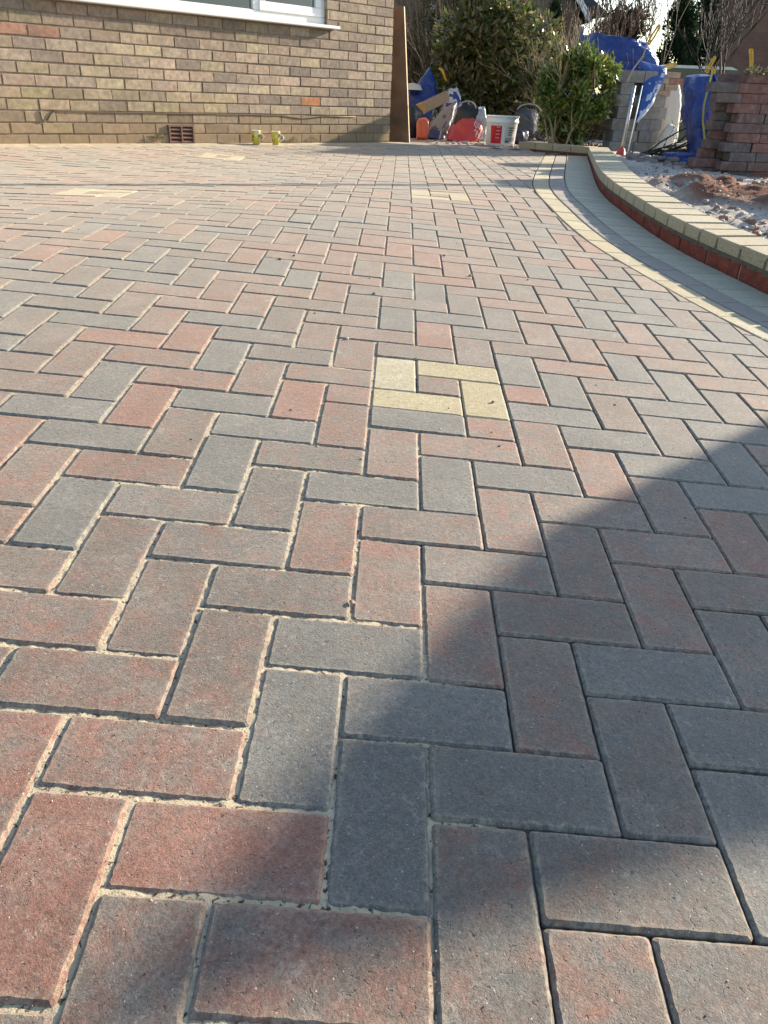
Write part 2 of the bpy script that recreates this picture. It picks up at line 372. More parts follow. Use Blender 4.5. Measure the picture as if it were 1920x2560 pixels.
def tone(i, j):
    c = SPEC.get((i, j))
    if c is None:
        a = noise.noise(Vector((i * .23, j * .23, 1.7))) * .9 + random.uniform(-.5, .5)
        c = 'g' if a > .38 else 'k' if a > .10 else 'b' if a > -.14 else 'p' if a > -.33 else 'r' if a > -.52 else 'R'
        if c == 'R' and random.random() < .75: c = 'r'
        if c == 'r' and random.random() < .35: c = 'p'
    t = TONE[c]; return (t[0] + random.uniform(-.08, .08), t[1] + random.uniform(-.1, .1), t[2] * random.uniform(.9, 1.1), random.random())
BOXES = [(-2, 11), (-1, 37), (-17, 32), (-16, 55)]
def inbox(i, j): return any(bx <= i < bx + 3 and by <= j < by + 3 for bx, by in BOXES)
FAR = [(-9, -.30), (-.05, -.30), (.45, -.42), (1.10, -1.02)]     # far edge of the herringbone
def far_y(x): return float(np.interp(x, [p[0] for p in FAR], [p[1] for p in FAR]))
pav = MB(); ntot = 0
def put(cells, col, mi):
    i0 = min(c[0] for c in cells); i1 = max(c[0] for c in cells) + 1; j0 = min(c[1] for c in cells); j1 = max(c[1] for c in cells) + 1
    poly = [P2(i0, j0), P2(i1, j0), P2(i1, j1), P2(i0, j1)]
    cx = sum(p[0] for p in poly) / 4; cy = sum(p[1] for p in poly) / 4
    if cx < -7.6 or cy < -7.6: return
    if cy > far_y(cx) + .15: return
    if cy > far_y(cx) - .2:
        n = (-(far_y(cx + .05) - far_y(cx - .05)) / .1, 1); poly = clip(poly, (cx, far_y(cx)), n)
    d = (INNER[:, 0] - cx) ** 2 + (INNER[:, 1] - cy) ** 2; k = int(np.argmin(d))
    sd = (cx - INNER[k, 0]) * KN[k, 0] + (cy - INNER[k, 1]) * KN[k, 1]
    if sd < -.16: return
    if d[k] < .05: poly = clip(poly, (INNER[k, 0], INNER[k, 1]), (-KN[k, 0], -KN[k, 1]))
    if len(poly) < 3: return
    dist = math.hypot(cx - CW[0], cy - CW[1]); fine = dist < 2.6
    jw = .0013 + .0009 * float(sstep((-(i0) - 1) / 4)); chm = .0038
    slab(pav, poly, hgt, random.uniform(-.0011, .0011), -.03, jw, chm, .0032, col, mi, fine,
         (random.uniform(-.008, .008), random.uniform(-.008, .008)))
for i in range(-75, 45):
    for j in range(-60, 95):
        kk = (i + j) % 4
        if kk not in (0, 2): continue
        cells = [(i, j), (i + 1, j)] if kk == 0 else [(i, j), (i, j + 1)]
        cells = [c for c in cells if not inbox(*c)]
        if cells: put(cells, tone(i, j), 0)
for bi, (bx, by) in enumerate(BOXES):
    for cells in ([(bx, by + 1), (bx, by + 2)], [(bx + 1, by + 2), (bx + 2, by + 2)], [(bx + 2, by), (bx + 2, by + 1)], [(bx, by), (bx + 1, by)]):
        put(cells, (random.uniform(-.3, .5), random.uniform(-.3, .3), random.uniform(.95, 1.1), random.random()), 1)
    put([(bx + 1, by + 1)], (.3, 0, .95, random.random()), 0)
# course along the house
x = -7.5
while x < .15:
    slab(pav, [(x, -.30), (x + .2025, -.30), (x + .2025, -.20), (x, -.20)], hgt, random.uniform(-.001, .001), -.03, .0015, .005, .003, tone(999, int(x * 5)), 0)
    x += .2025
tag(pav.build('driveway', [M_PAV, M_YEL]), kind='structure')
# three-course border following the garden wall
bor = MB()
s = .1
while s < KL - .3:
    def seg(s0, s1, a, b): return [kc(s0, b), kc(s0, a), kc(s1, a), kc(s1, b)]
    s += .2025
for off0, off1, ln, mi in ((.312, .414, .2025, 0), (.208, .310, .2025, 1), (.004, .206, .1025, 2)):
    # arc length on the offset line
    s = .02; 
    while s < KL - .3:
        a = kc(s, off1); ds = ln
        for _ in range(3):
            b = kc(s + ds, (off0 + off1) / 2); a2 = kc(s, (off0 + off1) / 2); L = math.hypot(b[0] - a2[0], b[1] - a2[1]); ds *= ln / max(L, .01)
        q = [kc(s, off1), kc(s, off0), kc(s + ds, off0), kc(s + ds, off1)]
        if area(q) < 0: q = q[::-1]
        c = (random.uniform(-.2, .3), random.uniform(-.2, .3), random.uniform(.92, 1.08), random.random())
        slab(bor, q, hgt, .0005 + random.uniform(-.0005, .0005), -.03, .0021, .004, .003, c, mi, math.hypot(q[0][0] - CW[0], q[0][1] - CW[1]) < 2.6)
        s += ds
tag(bor.build('driveway_border', [M_YEL, M_CHA, M_BUF]), kind='structure')

# jointing sand between the blocks, higher at the left than at the right
def sheet(name, x0, x1, y0, y1, st, mat, zfun, kind='structure', dk=None, keep=None):
    xs = np.arange(x0, x1, st); ys = np.arange(y0, y1, st); X, Y = np.meshgrid(xs, ys, indexing='ij'); Z = zfun(X, Y)
    nx, ny = X.shape; V = np.c_[X.ravel(), Y.ravel(), Z.ravel()]
    I = np.arange(nx * ny).reshape(nx, ny); Q = np.stack([I[:-1, :-1], I[1:, :-1], I[1:, 1:], I[:-1, 1:]], -1).reshape(-1, 4)
    if keep is not None:
        c = V[Q].mean(1); Q = Q[keep(c[:, 0], c[:, 1])]
    me = bpy.data.meshes.new(name); me.vertices.add(len(V)); me.vertices.foreach_set('co', V.ravel())
    me.loops.add(Q.size); me.loops.foreach_set('vertex_index', Q.ravel().astype(np.int32))
    me.polygons.add(len(Q)); me.polygons.foreach_set('loop_start', np.arange(0, Q.size, 4, dtype=np.int32)); me.polygons.foreach_set('loop_total', np.full(len(Q), 4, np.int32))
    me.polygons.foreach_set('use_smooth', np.ones(len(Q), bool))
    me.materials.append(mat); me.update(calc_edges=True)
    if dk is not None:
        a = me.attributes.new('dk', 'FLOAT', 'POINT'); a.data.foreach_set('value', np.clip(dk(X, Y), 0, 1).ravel().astype(np.float32))
    o = bpy.data.objects.new(name, me); COL.objects.link(o); tag(o, kind=kind); return o
def vnoise(X, Y, sc, seed=0):
    """value noise, vectorised"""
    x, y = X * sc, Y * sc; xi, yi = np.floor(x).astype(int), np.floor(y).astype(int); xf, yf = x - xi, y - yi
    def h(a, b): n = np.sin(a * 127.1 + b * 311.7 + seed * 74.7) * 43758.5453; return n - np.floor(n)
    u, v = xf * xf * (3 - 2 * xf), yf * yf * (3 - 2 * yf)
    return (h(xi, yi) * (1 - u) + h(xi + 1, yi) * u) * (1 - v) + (h(xi, yi + 1) * (1 - u) + h(xi + 1, yi + 1) * u) * v
def gi(X, Y):
    A = np.linalg.inv(M[:2, :2]); return (A[0, 0] * (X + MO[0]) + A[0, 1] * (Y + MO[1])) / U, (A[1, 0] * (X + MO[0]) + A[1, 1] * (Y + MO[1])) / U
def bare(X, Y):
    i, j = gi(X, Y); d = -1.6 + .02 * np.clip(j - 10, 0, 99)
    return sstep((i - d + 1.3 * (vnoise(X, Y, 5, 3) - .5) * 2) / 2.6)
def sand_z(X, Y, fine):
    b = bare(X, Y); n = vnoise(X, Y, 75, 1) * .9 + vnoise(X, Y, 190, 2) * .7 if fine else .8
    low = vnoise(X, Y, 14, 5)
    return hgt(X, Y) - (.0004 + .0024 * low + .0022 * n) * (1 - b) - (.0105 + .003 * n) * b
FX0, FX1, FY0, FY1 = -6.4, -4.5, -6.3, -4.9
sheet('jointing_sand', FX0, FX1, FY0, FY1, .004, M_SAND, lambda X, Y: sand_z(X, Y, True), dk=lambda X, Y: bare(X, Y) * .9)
def bed_keep(x, y):
    return (y < np.interp(x, [-9, .1, .9, 1.2], [-.19, -.19, -.55, -1.4])) & ~((x > FX0 + .02) & (x < FX1 - .02) & (y > FY0 + .02) & (y < FY1 - .02)) & kerb_in(x, y, -.02)
def kerb_in(x, y, off):
    """True on the driveway side of the wall foot"""
    Kx = K + KN * off; out = np.ones(len(x), bool)
    for a in range(0, len(x), 20000):
        xa, ya = x[a:a + 20000], y[a:a + 20000]; P_ = Kx[::10]; N_ = KN[::10]
        d = (xa[:, None] - P_[None, :, 0]) ** 2 + (ya[:, None] - P_[None, :, 1]) ** 2; k = d.argmin(1)
        out[a:a + 20000] = ((xa - P_[k, 0]) * N_[k, 0] + (ya - P_[k, 1]) * N_[k, 1]) > 0
    return out
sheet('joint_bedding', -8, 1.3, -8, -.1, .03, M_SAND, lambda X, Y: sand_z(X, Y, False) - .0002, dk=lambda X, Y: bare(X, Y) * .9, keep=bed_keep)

# ------------------------------------------------------------------ ground beyond the driveway
def soil_mat():
    k = NT('sandy_soil'); p = k.pos()
    a = k.ramp(k.noise(3, 6, .65, p), .35, .65); c = k.mix(a, (.40, .34, .285), (.60, .55, .48))
    c = k.mix(k.ramp(k.noise(40, 5, .7, p), .5, .66, 0, .6), c, (.22, .175, .14))
    at = k.n('ShaderNodeAttribute', attribute_name='dk'); c = k.mix(at.outputs['Fac'], c, k.mix(k.noise(25, 5, .7, p), (.13, .050, .028), (.27, .125, .075)))
    k.l(c, k.b.inputs['Base Color']); k.b.inputs['Roughness'].default_value = .95; k.b.inputs['Specular IOR Level'].default_value = .15
    h = k.math('ADD', k.math('MULTIPLY', k.noise(14, 6, .7, p), .6), k.math('MULTIPLY', k.noise(90, 4, .7, p), .3))
    k.l(k.bump(h, .9, .03), k.b.inputs['Normal']); return k.m
M_SOIL = soil_mat()
SL = np.arange(len(K)) * .01; TOPZ = np.array([top_z(s) for s in SL[::10]]); KS = K[::10]; KNS = KN[::10]
def garden_z(X, Y):
    sh = X.shape; x, y = X.ravel(), Y.ravel(); z = np.zeros(len(x))
    for a in range(0, len(x), 20000):
        xa, ya = x[a:a + 20000], y[a:a + 20000]; d = (xa[:, None] - KS[None, :, 0]) ** 2 + (ya[:, None] - KS[None, :, 1]) ** 2; k = d.argmin(1)
        dist = np.sqrt(d.min(1)); t = sstep(dist / 1.2); z[a:a + 20000] = (TOPZ[k] - .035) * (1 - t) + np.minimum(TOPZ[k] - .03, -.045) * t
    z = z.reshape(sh)
    z = np.where(Y > -1.2, np.where(X < 1.6, -.03, z), z)
    n = (vnoise(X, Y, 3, 1) - .5) * .04 + (vnoise(X, Y, 11, 2) - .5) * .028 + (vnoise(X, Y, 37, 4) - .5) * .014
    return z + n
CLAY = onplane(1900, 505, -.05)
def claymask(X, Y): 
    d = np.hypot((X - CLAY[0] - .1), (Y - CLAY[1])); return sstep((.62 + .5 * (vnoise(X, Y, 5, 8) - .5) - d) / .18)
def gz_full(X, Y):
    m = claymask(X, Y); return garden_z(X, Y) + m * (.015 + .10 * vnoise(X, Y, 9, 9) * vnoise(X, Y, 4, 6))
sheet('garden_ground', -3.9, 4.5, -8.2, 1.2, .03, M_SOIL, gz_full, dk=claymask,
      keep=lambda x, y: (~kerb_in(x, y, -.10)) & ~((x < 1.24) & (y > -1.66)) )
sheet('soil_strip', .0, 4.5, -1.75, 1.5, .04, M_SOIL, lambda X, Y: -.042 + .02 * vnoise(X, Y, 12, 3) - .02 * (Y < -.9), dk=lambda X, Y: .3 + 0 * X,
      keep=lambda x, y: (y > np.interp(x, [0, .5, 1.1, 1.2, 1.3], [-.25, -.36, -.96, -1.75, -1.75])))
gr = MB(); S_ = 150
gr.add([(-S_, -S_, -.46), (S_, -S_, -.46), (S_, S_, -.46), (-S_, S_, -.46)], [(0, 1, 2, 3)])
M_GRASS = plain('rough_grass', (.07, .09, .03), .95, var=.5, scale=3, bump=.5, bscale=30, bdist=.02)
tag(gr.build('ground', M_GRASS), kind='structure')
gl = MB(); gl.add([(-9, .9, -.08), (60, .9, -.08), (60, 80, -.08), (-9, 80, -.08)], [(0, 1, 2, 3)]); gl.add([(4.3, -12, -.085), (60, -12, -.085), (60, 1.0, -.085), (4.3, 1.0, -.085)], [(0, 1, 2, 3)])
tag(gl.build('rear_garden_ground', M_GRASS), kind='structure')
# mortar fillet against the house
fil = MB(); x = -7.6
while x < .1:
    y0 = -.198; vs = [(x, y0, hgt(x, y0) - .006), (x + .1, y0, hgt(x + .1, y0) - .006), (x + .1, -.0, hgt(x + .1, 0) + .004), (x, -.0, hgt(x, 0) + .004)]
    fil.add([tuple(map(float, v)) for v in vs], [(0, 1, 2, 3)]); x += .1
M_FIL = plain('sandy_mortar_strip', (.50, .42, .29), .95, var=.3, scale=12, bump=.6, bscale=80, bdist=.004)
tag(fil.build('mortar_strip', M_FIL), kind='structure')
fe = MB(); ex = [-.05, .2, .45, .65, .85, 1.10]
for a, b in zip(ex[:-1], ex[1:]):
    fe.add([(a, far_y(a) + .003, float(hgt(a, far_y(a))) - .004), (b, far_y(b) + .003, float(hgt(b, far_y(b))) - .004), (b + .06, far_y(b) + .16, -.028), (a + .06, far_y(a) + .16, -.02)], [(0, 1, 2, 3)])
tag(fe.build('edge_haunching', M_MORT), kind='structure')

# ------------------------------------------------------------------ garden wall
gw = thing('garden_wall', 'low curved garden wall of red bricks with yellow coping blocks', 'wall', (0, 0, 0))
rb, mo, cp = MB(), MB(), MB()
s = 0.0
while s < KL - .3:       # mortar core
    q = [kc(s, -.008), kc(s, -.10), kc(s + .1, -.10), kc(s + .1, -.008)]
    if area(q) < 0: q = q[::-1]
    h = wall_h(s) - .052; slab(mo, q, hgt, h, -.05, 0, .0005, .0005)
    s += .1
s = .02
while s < KL - .4:
    q = [kc(s, 0), kc(s, -.102), kc(s + .213, -.102), kc(s + .213, 0)]
    if area(q) < 0: q = q[::-1]
    q = [kc(s + .213 * t / 3, 0) for t in range(4)][::-1] + [kc(s + .213 * t / 3, -.102) for t in range(4)]
    if area(q) < 0: q = q[::-1]
    slab(rb, q, hgt, wall_h(s) - .068, -.05, .0, .002, .002)
    s += .228
s = .0; k = 0
while s < KL - .4:
    L = random.choice([.150, .158, .165, .120]) if s > 3.3 else .118; q = [kc(s, .016), kc(s, -.184), kc(s + L, -.184), kc(s + L, .016)]
    if area(q) < 0: q = q[::-1]
    z0 = wall_h(s)
    c = (random.uniform(-.2, .3), random.uniform(-.2, .2), random.uniform(.92, 1.08), random.random())
    za, zb = top_z(s), top_z(s + L); pa = kc(s, 0); pb = kc(s + L, 0); tx, ty = pb[0] - pa[0], pb[1] - pa[1]
    zfl = lambda x, y: za + (zb - za) * ((x - pa[0]) * tx + (y - pa[1]) * ty) / (tx * tx + ty * ty)
    slab(cp, q, zfl, random.uniform(-.0015, .0015), -.048, .0046, .004, .004, c, 0, fine=False)
    s += L + .008 if s > 2.6 else L + .003
s = 0.0
cm = MB()
while s < KL - .4:
    q = [kc(s, .004), kc(s, -.17), kc(s + .1, -.17), kc(s + .1, .004)]
    if area(q) < 0: q = q[::-1]
    zc = min(top_z(s), top_z(s + .1)); slab(cm, q, lambda x, y: zc, -.012, -.066, 0, .0005, .0005); s += .1
# return wall at the far end
RX = 1.172
y = -1.56; 
while y < -.95:
    rb.box((RX + .05, y + .107, -.05 + .012), (.102, .213, .064), bev=.002); y += .228
mo.box((RX + .055, -1.24, -.042), (.092, .66, .06))
y = -1.60; zt = top_z(0)
while y < -.95:
    c = (random.uniform(-.2, .3), random.uniform(-.2, .2), random.uniform(.92, 1.08), random.random())
    cp.box((RX + .055, y + .105, zt - .031), (.15, .205, .062), col=c, bev=.004); y += .214
cm.box((RX + .06, -1.27, zt - .05), (.13, .62, .05))
rb.build('brick_course', M_RED, gw); mo.build('mortar_bed', M_MORT, gw); cp.build('coping', M_COP, gw); cm.build('coping_mortar', plain('brown_mortar', (.12, .095, .07), .9, var=.3, scale=30), gw)

# ------------------------------------------------------------------ house
house = thing('brick_house', 'buff brick house with a white window above the driveway', 'house', (0, 0, 0))
ZT = 2.55; WX0, WX1, WZ0, WZ1 = -3.42, -.812, .934, 2.05; XL = -7.5
mw = MB()
for a, b, c, d in ((XL, WX0, -.5, ZT), (WX1, 0, -.5, ZT), (WX0, WX1, -.5, WZ0), (WX0, WX1, WZ1, ZT)):
    mw.box(((a + b) / 2, .05, (c + d) / 2), (b - a, .1, d - c))
mw.box((-.05, 4.1, 1.0), (.1, 8, 3.1)); mw.box((XL + .05, 4.1, 1.0), (.1, 8, 3.1)); mw.box((XL / 2, 8.1, 1.0), (-XL, .1, 3.1))
wall = mw.build('wall', M_MORTD, house)
br = MB()
PAL = [(.36, .295, .225), (.33, .275, .215), (.38, .30, .235), (.30, .25, .20), (.38, .325, .225), (.36, .285, .225), (.27, .225, .185), (.37, .31, .225), (.35, .29, .23)]
VX0, VX1 = -2.48, -2.25
for r in range(-4, 34):
    z0 = r * .075 + .005; z1 = z0 + .065; off = 0 if r % 2 == 0 else .1125
    xs = [0.0] + ([-.1125] if off else []); xx = xs[-1]
    while xx > XL: xx -= .225; xs.append(xx)
    for a, b in zip(xs[:-1], xs[1:]):
        a2, b2 = a - (.005 if a < 0 else 0), b + .005
        segs = [(b2, a2)]
        if z1 > WZ0 and z0 < WZ1:
            n = []
            for (p, q) in segs:
                if q <= WX0 or p >= WX1: n.append((p, q))
                else:
                    if p < WX0: n.append((p, WX0))
                    if q > WX1: n.append((WX1, q))
            segs = n
        if -1 <= r <= 1:
            n = []
            for (p, q) in segs:
                if q <= VX0 or p >= VX1: n.append((p, q))
                else:
                    if p < VX0: n.append((p, VX0 - .004))
                    if q > VX1: n.append((VX1 + .004, q))
            segs = n
        for p, q in segs:
            if q - p < .015: continue
            c = random.choice(PAL)
            if r == 4 and abs((p + q) / 2 + 1.0125) < .1: c = (.42, .20, .10)
            if r in (9,) and p < -3.3: c = (.34, .20, .15)
            k_ = random.uniform(.82, 1.12) * (.93 + .14 * noise.noise(Vector((p * 1.1, r * .35, 4))))
            c = (c[0] * 1.17, c[1] * 1.12, c[2] * 1.08)
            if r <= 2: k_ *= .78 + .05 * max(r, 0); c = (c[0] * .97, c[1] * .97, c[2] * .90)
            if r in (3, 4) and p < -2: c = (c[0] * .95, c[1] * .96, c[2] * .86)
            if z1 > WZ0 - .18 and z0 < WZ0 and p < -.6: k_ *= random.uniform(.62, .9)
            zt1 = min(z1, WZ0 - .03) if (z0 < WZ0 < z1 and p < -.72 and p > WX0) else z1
            if zt1 - z0 < .02: continue
            j = [random.uniform(-.003, .003), random.uniform(-.0025, .0015), random.uniform(-.002, .002)]
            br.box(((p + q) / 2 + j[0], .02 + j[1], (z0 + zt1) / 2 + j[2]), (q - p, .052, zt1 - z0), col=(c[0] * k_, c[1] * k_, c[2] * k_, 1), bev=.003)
    yy = .05
    while yy < 8:
        c = random.choice(PAL); br.box((-.02, yy + .107, (z0 + z1) / 2), (.052, .213, .065), col=c + (1,)); yy += .225
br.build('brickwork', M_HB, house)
rf = MB(); rf.add([(XL - .3, -.3, ZT), (.3, -.3, ZT), (.3, 4, ZT + 2), (XL - .3, 4, ZT + 2), (.3, 8.3, ZT), (XL - .3, 8.3, ZT), (XL - .3, -.3, ZT - .15), (.3, -.3, ZT - .15), (.3, 8.3, ZT - .15), (XL - .3, 8.3, ZT - .15)],
                  [(0, 1, 2, 3), (3, 2, 4, 5), (1, 7, 8, 4, 2), (0, 3, 5, 9, 6), (0, 6, 7, 1), (4, 8, 9, 5), (6, 9, 8, 7)])
M_TILE = plain('roof_tile', (.10, .07, .06), .8, var=.3, scale=10)
rf.build('roof', M_TILE, house)
# window
wf = MB(); Y0 = .035
def bar(mb, x0, x1, z0, z1, y0=Y0, d=.06, bev=.006): mb.box(((x0 + x1) / 2, y0 + d / 2, (z0 + z1) / 2), (x1 - x0, d, z1 - z0), bev=bev)
bar(wf, WX0, WX1, WZ0, .992); bar(wf, WX0, WX1, WZ1 - .055, WZ1); bar(wf, WX1 - .055, WX1, .9925, WZ1 - .056); bar(wf, WX0, WX0 + .055, .9925, WZ1 - .056); bar(wf, -1.575, -1.51, .9925, WZ1 - .056)
win = wf.build('window', M_UPVC, house)
cs = MB(); CX0, CX1, CZ0, CZ1 = -1.516, -.862, .988, WZ1 - .06; yy = Y0 - .012
bar(cs, CX0, CX1, CZ0, CZ0 + .07, yy, .05); bar(cs, CX0, CX1, CZ1 - .07, CZ1, yy, .05); bar(cs, CX0, CX0 + .06, CZ0 + .0705, CZ1 - .0705, yy, .05); bar(cs, CX1 - .06, CX1, CZ0 + .0705, CZ1 - .0705, yy, .05)
cs.build('casement', M_UPVC, win)
si = MB(); si.box(((WX0 - .03 - .717) / 2, -.005, .919), (-.717 - WX0 + .03, .13, .026), bev=.005)
si.build('sill', M_UPVC, win)
g_ = NT('window_glass'); gt = g_.n('ShaderNodeBsdfTransparent'); gg = g_.n('ShaderNodeBsdfGlossy'); gg.inputs['Roughness'].default_value = .02; gg.inputs['Color'].default_value = (.9, .95, 1, 1)
gt.inputs['Color'].default_value = (.75, .82, .80, 1)
fr = g_.n('ShaderNodeFresnel'); fr.inputs[0].default_value = 1.9; ms = g_.n('ShaderNodeMixShader'); g_.l(fr.outputs[0], ms.inputs[0]); g_.l(gt.outputs[0], ms.inputs[1]); g_.l(gg.outputs[0], ms.inputs[2])
g_.l(ms.outputs[0], g_.t.nodes['Material Output'].inputs['Surface'])
gm = MB()
gm.box((-1.19, .05, 1.52), (.56, .008, 1.0)); gm.box(((WX0 - 1.55) / 2, .066, 1.5), (-1.55 - WX0 - .02, .008, 1.05))
gm.build('pane', g_.m, win)
rm = MB(); rm.box((-2.1, 1.4, 1.5), (2.9, .05, 1.7)); rm.box((-2.1, .8, .93), (2.9, 1.2, .02)); rm.box((-3.5, .8, 1.5), (.05, 1.2, 1.7)); rm.box((-.7, .8, 1.5), (.05, 1.2, 1.7)); rm.box((-2.1, .8, 2.3), (2.9, 1.2, .02))
rm.build('room', plain('room_wall', (.12, .13, .12), .9), win)
cu = MB()
def curtain(x0, x1, n, amp):
    vs = []; fs = []
    for i in range(n + 1):
        t = i / n; x_ = x0 + (x1 - x0) * t; y_ = .16 + amp * math.sin(t * n * 1.1) + .01 * math.sin(i * 2.3)
        vs += [(x_, y_, .97), (x_, y_, 2.1)]
    for i in range(n): fs.append((2 * i, 2 * i + 2, 2 * i + 3, 2 * i + 1))
    cu.add(vs, fs)
curtain(-1.5, -1.12, 40, .015); curtain(-.98, -.84, 16, .012); curtain(-2.1, -1.62, 40, .012)
cu.build('curtain', plain('curtain_cloth', (.30, .34, .32), .9, var=.2, scale=15), win)
# air brick
av = MB(); av.box(((VX0 + VX1) / 2, -.008, .134), (.234, .024, .012)); av.box(((VX0 + VX1) / 2, -.008, -.005), (.234, .024, .012))
for xx in (VX0 + .006, VX1 - .006, (VX0 + VX1) / 2): av.box((xx, -.0085, .064), (.013, .025, .1275))
vent = av.build('air_vent', M_TERRA, house)
sl_ = MB()
for sx in (VX0 + .0635, VX1 - .0635):
    for q in range(4): sl_.box((sx, -.009, .020 + q * .03), (.099, .024, .007), Matrix.Rotation(math.radians(38), 3, 'X'))
sl_.build('louvre', M_TERRA, vent)
vb = MB(); vb.box(((VX0 + VX1) / 2, -.0005, .064), (.226, .003, .134)); vb.build('painted_vent_shade', M_DARK, vent)  # flat dark plate painted in for the shade behind the louvres
# old cable clipped along the wall
cb = MB(); A_ = .27125
pts = [(370, 1020), (385, 1085), (405, 1125), (440, 1110), (470, 1050), (500, 1018), (560, 1020), (650, 1024), (900, 1032), (1200, 1040), (1500, 1045)]
pp = [onwall(A_ * a, A_ * b, -.012) for a, b in pts] + [onwall(600 + A_ * a, A_ * b, -.012) for a, b in [(0, 1055), (200, 1062), (380, 1065), (470, 1078), (570, 1092), (680, 1082), (780, 1070), (900, 1076), (1060, 1075)]]
cb.tube(pp, .0045, 6); cb.build('cable', M_CABLE, house, True)
hp = MB(); c0 = onwall(A_ * 390, A_ * 1080, -.004); hp.lathe(tuple(c0), [(.0, .002), (.03, .001), (.045, -.001)], 14, Matrix.Rotation(math.radians(90), 3, 'X')); hp.build('mortar_patch', M_MORTD, house)
dp = MB(); dp.tube([(.16, .55, -.02), (.16, .55, 2.5)], .034, 14); dp.build('downpipe', M_UPVC, house, True)

# ------------------------------------------------------------------ generic soft shapes
def sack(parent, name, c, size, rot, mat, seed=0, e=.55, amp=.06, crease=9, pinch=0.0, dip=0.0, nu=40, nv=24, lean=(0, 0), cols=None, flat=.12):
    mb = MB(); vs = []; fs = []; cs_ = []
    def sg(a, p): return math.copysign(abs(a) ** p, a)
    R = rotz(rot)
    for j in range(nv + 1):
        ph = -math.pi / 2 + math.pi * j / nv
        for i in range(nu):
            th = 2 * math.pi * i / nu
            x_ = sg(math.cos(ph), e) * sg(math.cos(th), e); y_ = sg(math.cos(ph), e) * sg(math.sin(th), e); z_ = sg(math.sin(ph), e * 1.1)
            t = (z_ + 1) / 2; k = 1 - pinch * t * t; x_ *= k; y_ *= k
            if dip: z_ -= dip * max(0, z_) * max(0, 1 - (x_ * x_ + y_ * y_)) 
            p = Vector((x_, y_, z_)); q = p * 1.7 + Vector((seed * 7.1, seed * 3.3, seed))
            n = noise.noise(q) * 1.2 + (abs(noise.noise(q * 2.3)) - .25) * 1.1 + (abs(noise.noise(Vector((q.x, q.y, q.z * .5)) * crease * .45)) - .2) * .6
            p = p * (1 + amp * n)
            z0 = max(p.z, -1 + flat * .2)
            w_ = Vector((p.x * size[0] / 2, p.y * size[1] / 2, (z0 + 1) / 2 * size[2]))
            w_.x += lean[0] * t * size[2]; w_.y += lean[1] * t * size[2]
            vs.append(tuple(Vector(c) + R @ w_))
    for j in range(nv):
        for i in range(nu): fs.append((j * nu + i, j * nu + (i + 1) % nu, (j + 1) * nu + (i + 1) % nu, (j + 1) * nu + i))
    o = len(mb.v); mb.v = vs; mb.f = fs; mb.m = [0] * len(fs)
    if cols is None: mb.c = [(1, 1, 1, 1)] * len(fs)
    else:
        for f in fs:
            cc = sum((Vector(vs[i]) for i in f), Vector()) / 4; l = R.inverted() @ (cc - Vector(c)); mb.c.append(tuple(cols(l.x / size[0] * 2, l.y / size[1] * 2, l.z / size[2])) + (1,))
    return mb.build(name, mat, parent, True)
def loft(parent, name, rows, depth, thick, mat, seed=0, e=.5, amp=.03, cols=None, nu=56, sub=9, tilt=0.0, fold=1.0):
    """a bag given as outlines (uL, vL, uR, vR) from top to bottom at its depth, thick metres deep"""
    R_ = []
    for a in range(len(rows) - 1):
        for k in range(sub): t = k / sub; t2 = t * t * (3 - 2 * t) * .5 + t * .5; R_.append([rows[a][i] * (1 - t2) + rows[a + 1][i] * t2 for i in range(4)])
    R_.append(list(rows[-1])); n = len(R_); vs = []; info = []
    for j, (uL, vL, uR, vR) in enumerate(R_):
        f_ = j / (n - 1); dd = depth + tilt * f_
        a, b_ = Vector(atd(uL, vL, dd)), Vector(atd(uR, vR, dd)); c = (a + b_) / 2; hx = (b_ - a) / 2; edge = min(1, min(f_, 1 - f_) * 7 + .12)
        for i in range(nu):
            th = 2 * math.pi * i / nu; x_ = math.copysign(abs(math.cos(th)) ** e, math.cos(th)); y_ = math.copysign(abs(math.sin(th)) ** e, math.sin(th))
            p = c + hx * x_ + CF * (y_ * thick / 2 * edge + thick * .5)
            q = p * 3.2 + Vector((seed * 5.3, seed, seed * 2.1)); q2 = Vector((q.x * .8 + q.z * .5, q.y * .8, q.z * .9 - q.x * .3))
            nn = noise.noise(q * .7) + (abs(noise.noise(q2 * 1.3)) - .25) * 1.8 * fold + (abs(noise.noise(q2 * 3.1)) - .22) * .8 * fold
            nrm = (hx.normalized() * x_ + CF * y_ + Vector((0, 0, .3))).normalized(); vs.append(p + nrm * nn * amp); info.append((x_, f_, y_))
    mb = MB(); mb.v = [tuple(v_) for v_ in vs]
    for j in range(n - 1):
        for i in range(nu):
            mb.f.append((j * nu + i, (j + 1) * nu + i, (j + 1) * nu + (i + 1) % nu, j * nu + (i + 1) % nu)); x_, f_, y_ = info[j * nu + i]; mb.c.append(tuple(cols(x_, y_, f_)) + (1,) if cols else (1, 1, 1, 1)); mb.m.append(0)
    mb.f.append(tuple(range(nu))); mb.f.append(tuple((n - 1) * nu + i for i in range(nu - 1, -1, -1)))
    for _ in range(2): mb.c.append(mb.c[0]); mb.m.append(0)
    return mb.build(name, mat, parent, True)
def DP(p): return float((RW @ (np.array(p) - CW))[2])
